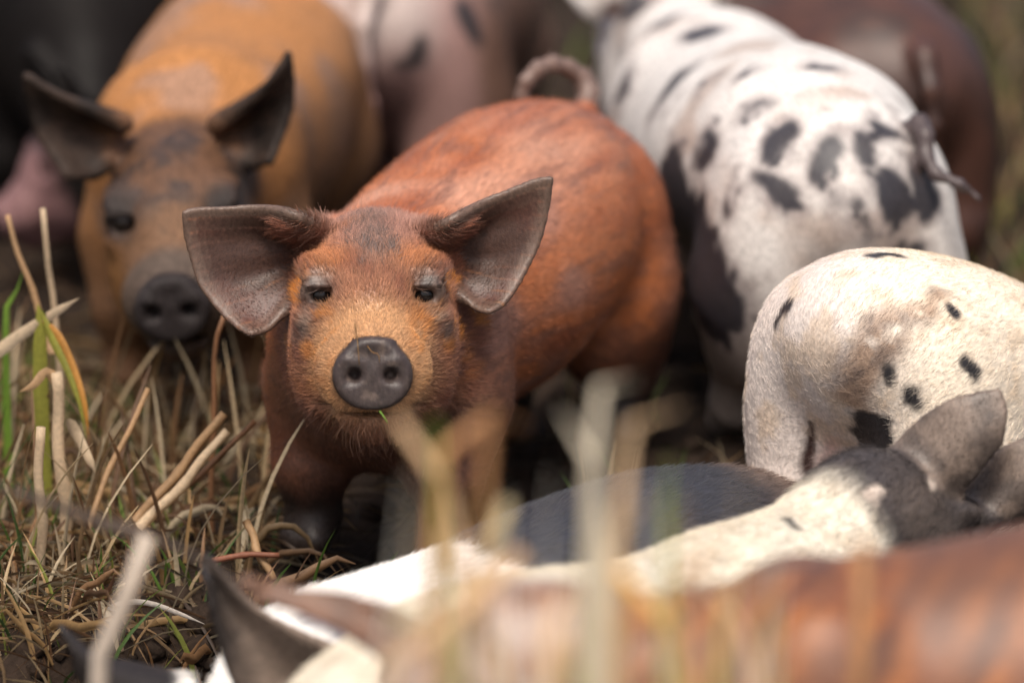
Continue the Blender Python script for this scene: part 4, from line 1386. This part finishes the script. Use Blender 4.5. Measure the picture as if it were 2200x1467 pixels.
stalk('straw_stalk', 'reddish straw lying flat beside the piglet\'s foot', [('stem', 'tube', [(455, 1205, .03), (520, 1192, .03), (600, 1192, .03)], (.0026, .0022), rgb(150, 96, 72), 0)])
stalk('straw_stalk', 'pale crossing leaf blade at the far left edge', [('leaf', 'leaf', [(-20, 770, .2), (30, 730, .2), (90, 690, .2), (170, 640, .2)], (.006, .003), pale, 1.5)])
stalk('grass_leaf', 'green blade rising at the left before the pink muzzle', [('blade', 'leaf', [down(10, 690, .3), (12, 680, .3), (38, 620, .3), (52, 575, .3)], (.0050, .002), grn, 1.2)])

# out-of-focus stalks between the camera and the herd
fg = []


def near_stalk(label, pts, w, col, kind='tube', roll=1.5, name='straw_stalk', foot=True, extra=None):
    m_ = len(pts)
    pts = [(a_, b_, c_ + 0.05 * i_ / (m_ - 1)) for i_, (a_, b_, c_) in enumerate(pts)]
    w = (w[0] * 0.8, w[1] * 0.74)
    col = np.minimum(col * np.array([1.32, 1.14, 1.0]), 0.85)
    parts = [('stem' if kind == 'tube' else 'blade', kind, ([down(*pts[0])] if foot else []) + pts, w, col, roll)]
    return stalk(name, label, parts + (extra or []), 'blurred stalks nearest the camera')


Yn = -1.3
stalk('straw_stalk', 'broken white stalk with two folded leaves, blurred at the lower left', [
    ('stem', 'tube', [down(200, 1500, -.74), (205, 1480, -.74), (260, 1310, -.74), (318, 1150, -.74)], (.0075, .0060), wht * np.array([1.05, 1.0, .95]), 0),
    ('leaf', 'leaf', [(318, 1148, -.74), (230, 1130, -.73), (110, 1085, -.72), (-20, 1040, -.71)], (.0062, .004), rgb(150, 132, 118), 0.4),
    ('leaf', 'leaf', [(318, 1148, -.74), (400, 1185, -.735), (470, 1225, -.73), (540, 1275, -.725)], (.0070, .003), rgb(150, 132, 118), 0.4)])
near_stalk('pale straw leaning left under the piglet\'s chin', [(1000, 1240, Yn), (935, 1080, Yn), (858, 905, Yn)], (.0045, .0038), pale)
near_stalk('tan straw leaning right from below the piglet\'s chest', [(930, 1180, Yn), (985, 1040, Yn), (1035, 905, Yn)], (.0055, .0045), tan * 1.1)
near_stalk('thin tan straw right of the chest straw', [(1040, 1080, Yn), (1080, 1000, Yn), (1122, 912, Yn)], (.0038, .0034), tan)
near_stalk('broad white blade crossing the dark back of the white-shouldered pig', [(1290, 1200, Yn), (1250, 1040, Yn), (1205, 880, Yn)], (.0095, .0075), wht, 'leaf', 1.5)
near_stalk('white curled leaf beside the broad white blade', [(1270, 1010, Yn), (1310, 930, Yn), (1345, 870, Yn), (1372, 815, Yn)], (.0075, .005), wht, 'leaf', 1.5)
near_stalk('pale straw leaning right below the spotted pig\'s legs', [(1330, 1100, Yn), (1390, 990, Yn), (1470, 875, Yn)], (.0062, .0050), pale, 'leaf', 1.5)
near_stalk('green blade beside the straw under the chin', [(945, 1110, Yn), (925, 1030, Yn), (905, 950, Yn)], (.0040, .002), grn, 'leaf', 1.5, 'grass_leaf')
near_stalk('green blade crossing the brown pig\'s back at centre right', [(1440, 1270, -1.2), (1425, 1130, -1.2), (1410, 1030, -1.2), (1440, 975, -1.2)], (.0042, .003), grn, 'leaf', 1.5, 'grass_leaf')
near_stalk('yellow green blade low before the brown pig', [(1545, 1480, -1.3), (1560, 1350, -1.3), (1600, 1190, -1.3)], (.0065, .003), ygrn, 'leaf', 1.5, 'grass_leaf')
near_stalk('vertical tan straw before the brown pig\'s flank', [(1848, 1480, -1.25), (1850, 1320, -1.25), (1856, 1165, -1.25)], (.0065, .0060), tan * .9)
near_stalk('long pale straw slanting across the bottom centre', [(1090, 1500, -1.3), (1020, 1330, -1.3), (930, 1110, -1.3)], (.0060, .0045), pale)
near_stalk('cream straw leaning right at the bottom centre', [(830, 1500, -1.35), (960, 1350, -1.35), (1120, 1190, -1.35)], (.0095, .0060), pale)
near_stalk('tan straw leaning right before the brown pig', [(1290, 1500, -1.3), (1400, 1330, -1.3), (1530, 1180, -1.3)], (.0050, .0035), tan)
near_stalk('thin pale straw bottom right of centre', [(1630, 1500, -1.3), (1580, 1380, -1.3), (1500, 1240, -1.3)], (.0040, .0030), pale * .9)
near_stalk('wide cream leaf bottom centre among the straws', [(1180, 1500, -1.4), (1200, 1380, -1.4), (1240, 1240, -1.4)], (.0120, .006), pale, 'leaf', 1.5)
near_stalk('cream straw crossing the pale shoulder from the left', [(960, 1500, -1.3), (1010, 1300, -1.3), (1090, 1080, -1.3)], (.0075, .0050), pale * 1.2)
near_stalk('dry leaf with a drooping tip beside the tall white blade', [(1330, 1500, -1.3), (1300, 1330, -1.3), (1290, 1180, -1.3), (1330, 1080, -1.3), (1400, 1040, -1.3)], (.0090, .004), pale, 'leaf', 1.5)
near_stalk('yellow straw leaning left at the bottom centre', [(1480, 1500, -1.35), (1420, 1380, -1.35), (1330, 1230, -1.35)], (.0070, .0050), rgb(206, 176, 110))
near_stalk('cream straw leaning left over the brown ear', [(1010, 1500, -1.3), (930, 1400, -1.3), (840, 1330, -1.3)], (.0080, .0060), pale * 1.2)
near_stalk('short green blade low at the bottom centre', [(925, 1500, -1.25), (935, 1420, -1.25), (950, 1340, -1.25)], (.0045, .002), ygrn, 'leaf', 1.5, 'grass_leaf')

# thin wisps of dry grass close to the camera, too many and too blurred to count
wp = Batch()
for i in range(52):
    px = rng.uniform(820, 1700); yb = rng.uniform(-1.75, -1.3); top_ = rng.uniform(1000, 1400)
    p0 = at(px + rng.uniform(-330, 330), 1800, yb); p1 = at(px, top_, yb + 0.1)
    p0 = np.array([p0[0], p0[1], gz(p0[0], p0[1]) - .01])
    md = (p0 + p1) / 2 + rng.normal(size=3) * 0.008
    cc = [pale, wht, tan, rgb(206, 176, 110), ygrn, grn][rng.choice(6, p=[.34, .26, .12, .12, .08, .08])]
    wp.add(strip(spline(np.array([p0, md, p1]), 9), rng.uniform(.0010, .0028) * np.array([1, 1, 1, 1, 1, .95, .85, .6, .1]), rng.uniform(1.2, 1.9)), np.minimum(cc * 1.15, .8))
tag(wp.build('dry_grass_wisps'), 'blurred pale grass wisps close to the camera at the bottom centre', kind='stuff')

# crumbs stuck to the piglet's snout and lip
H_ = lambda p: PA.loc + PA.Rz @ PA.H(p)
for label, pts_, wd_, col_ in [
        ('tiny straw fleck stuck upright on the piglet\'s snout', [(-0.0135, 0.100, -0.022), (-0.0115, 0.1225, -0.034), (-0.0105, 0.1235, -0.046), (-0.010, 0.1232, -0.053)], .00055, rgb(150, 116, 74)),
        ('tiny bent straw fleck in the middle of the piglet\'s snout', [(-0.004, 0.1228, -0.038), (0.000, 0.1236, -0.043), (0.0045, 0.1236, -0.0445), (0.0055, 0.1232, -0.051)], .0005, rgb(160, 120, 72)),
        ('tiny green grass scrap hanging from the piglet\'s lip', [(0.0055, 0.118, -0.0885), (0.0085, 0.122, -0.0925), (0.0115, 0.121, -0.0975)], .0009, rgb(120, 160, 60))]:
    b_ = Batch(); pp = spline(np.array([H_(p) for p in pts_]), 8)
    b_.add(tube(pp, np.full(8, wd_) * np.linspace(1, .5, 8)), col_, True)
    tag(b_.build('straw_fleck' if 'straw' in label else 'grass_scrap'), label, 'straw' if 'straw' in label else 'grass')
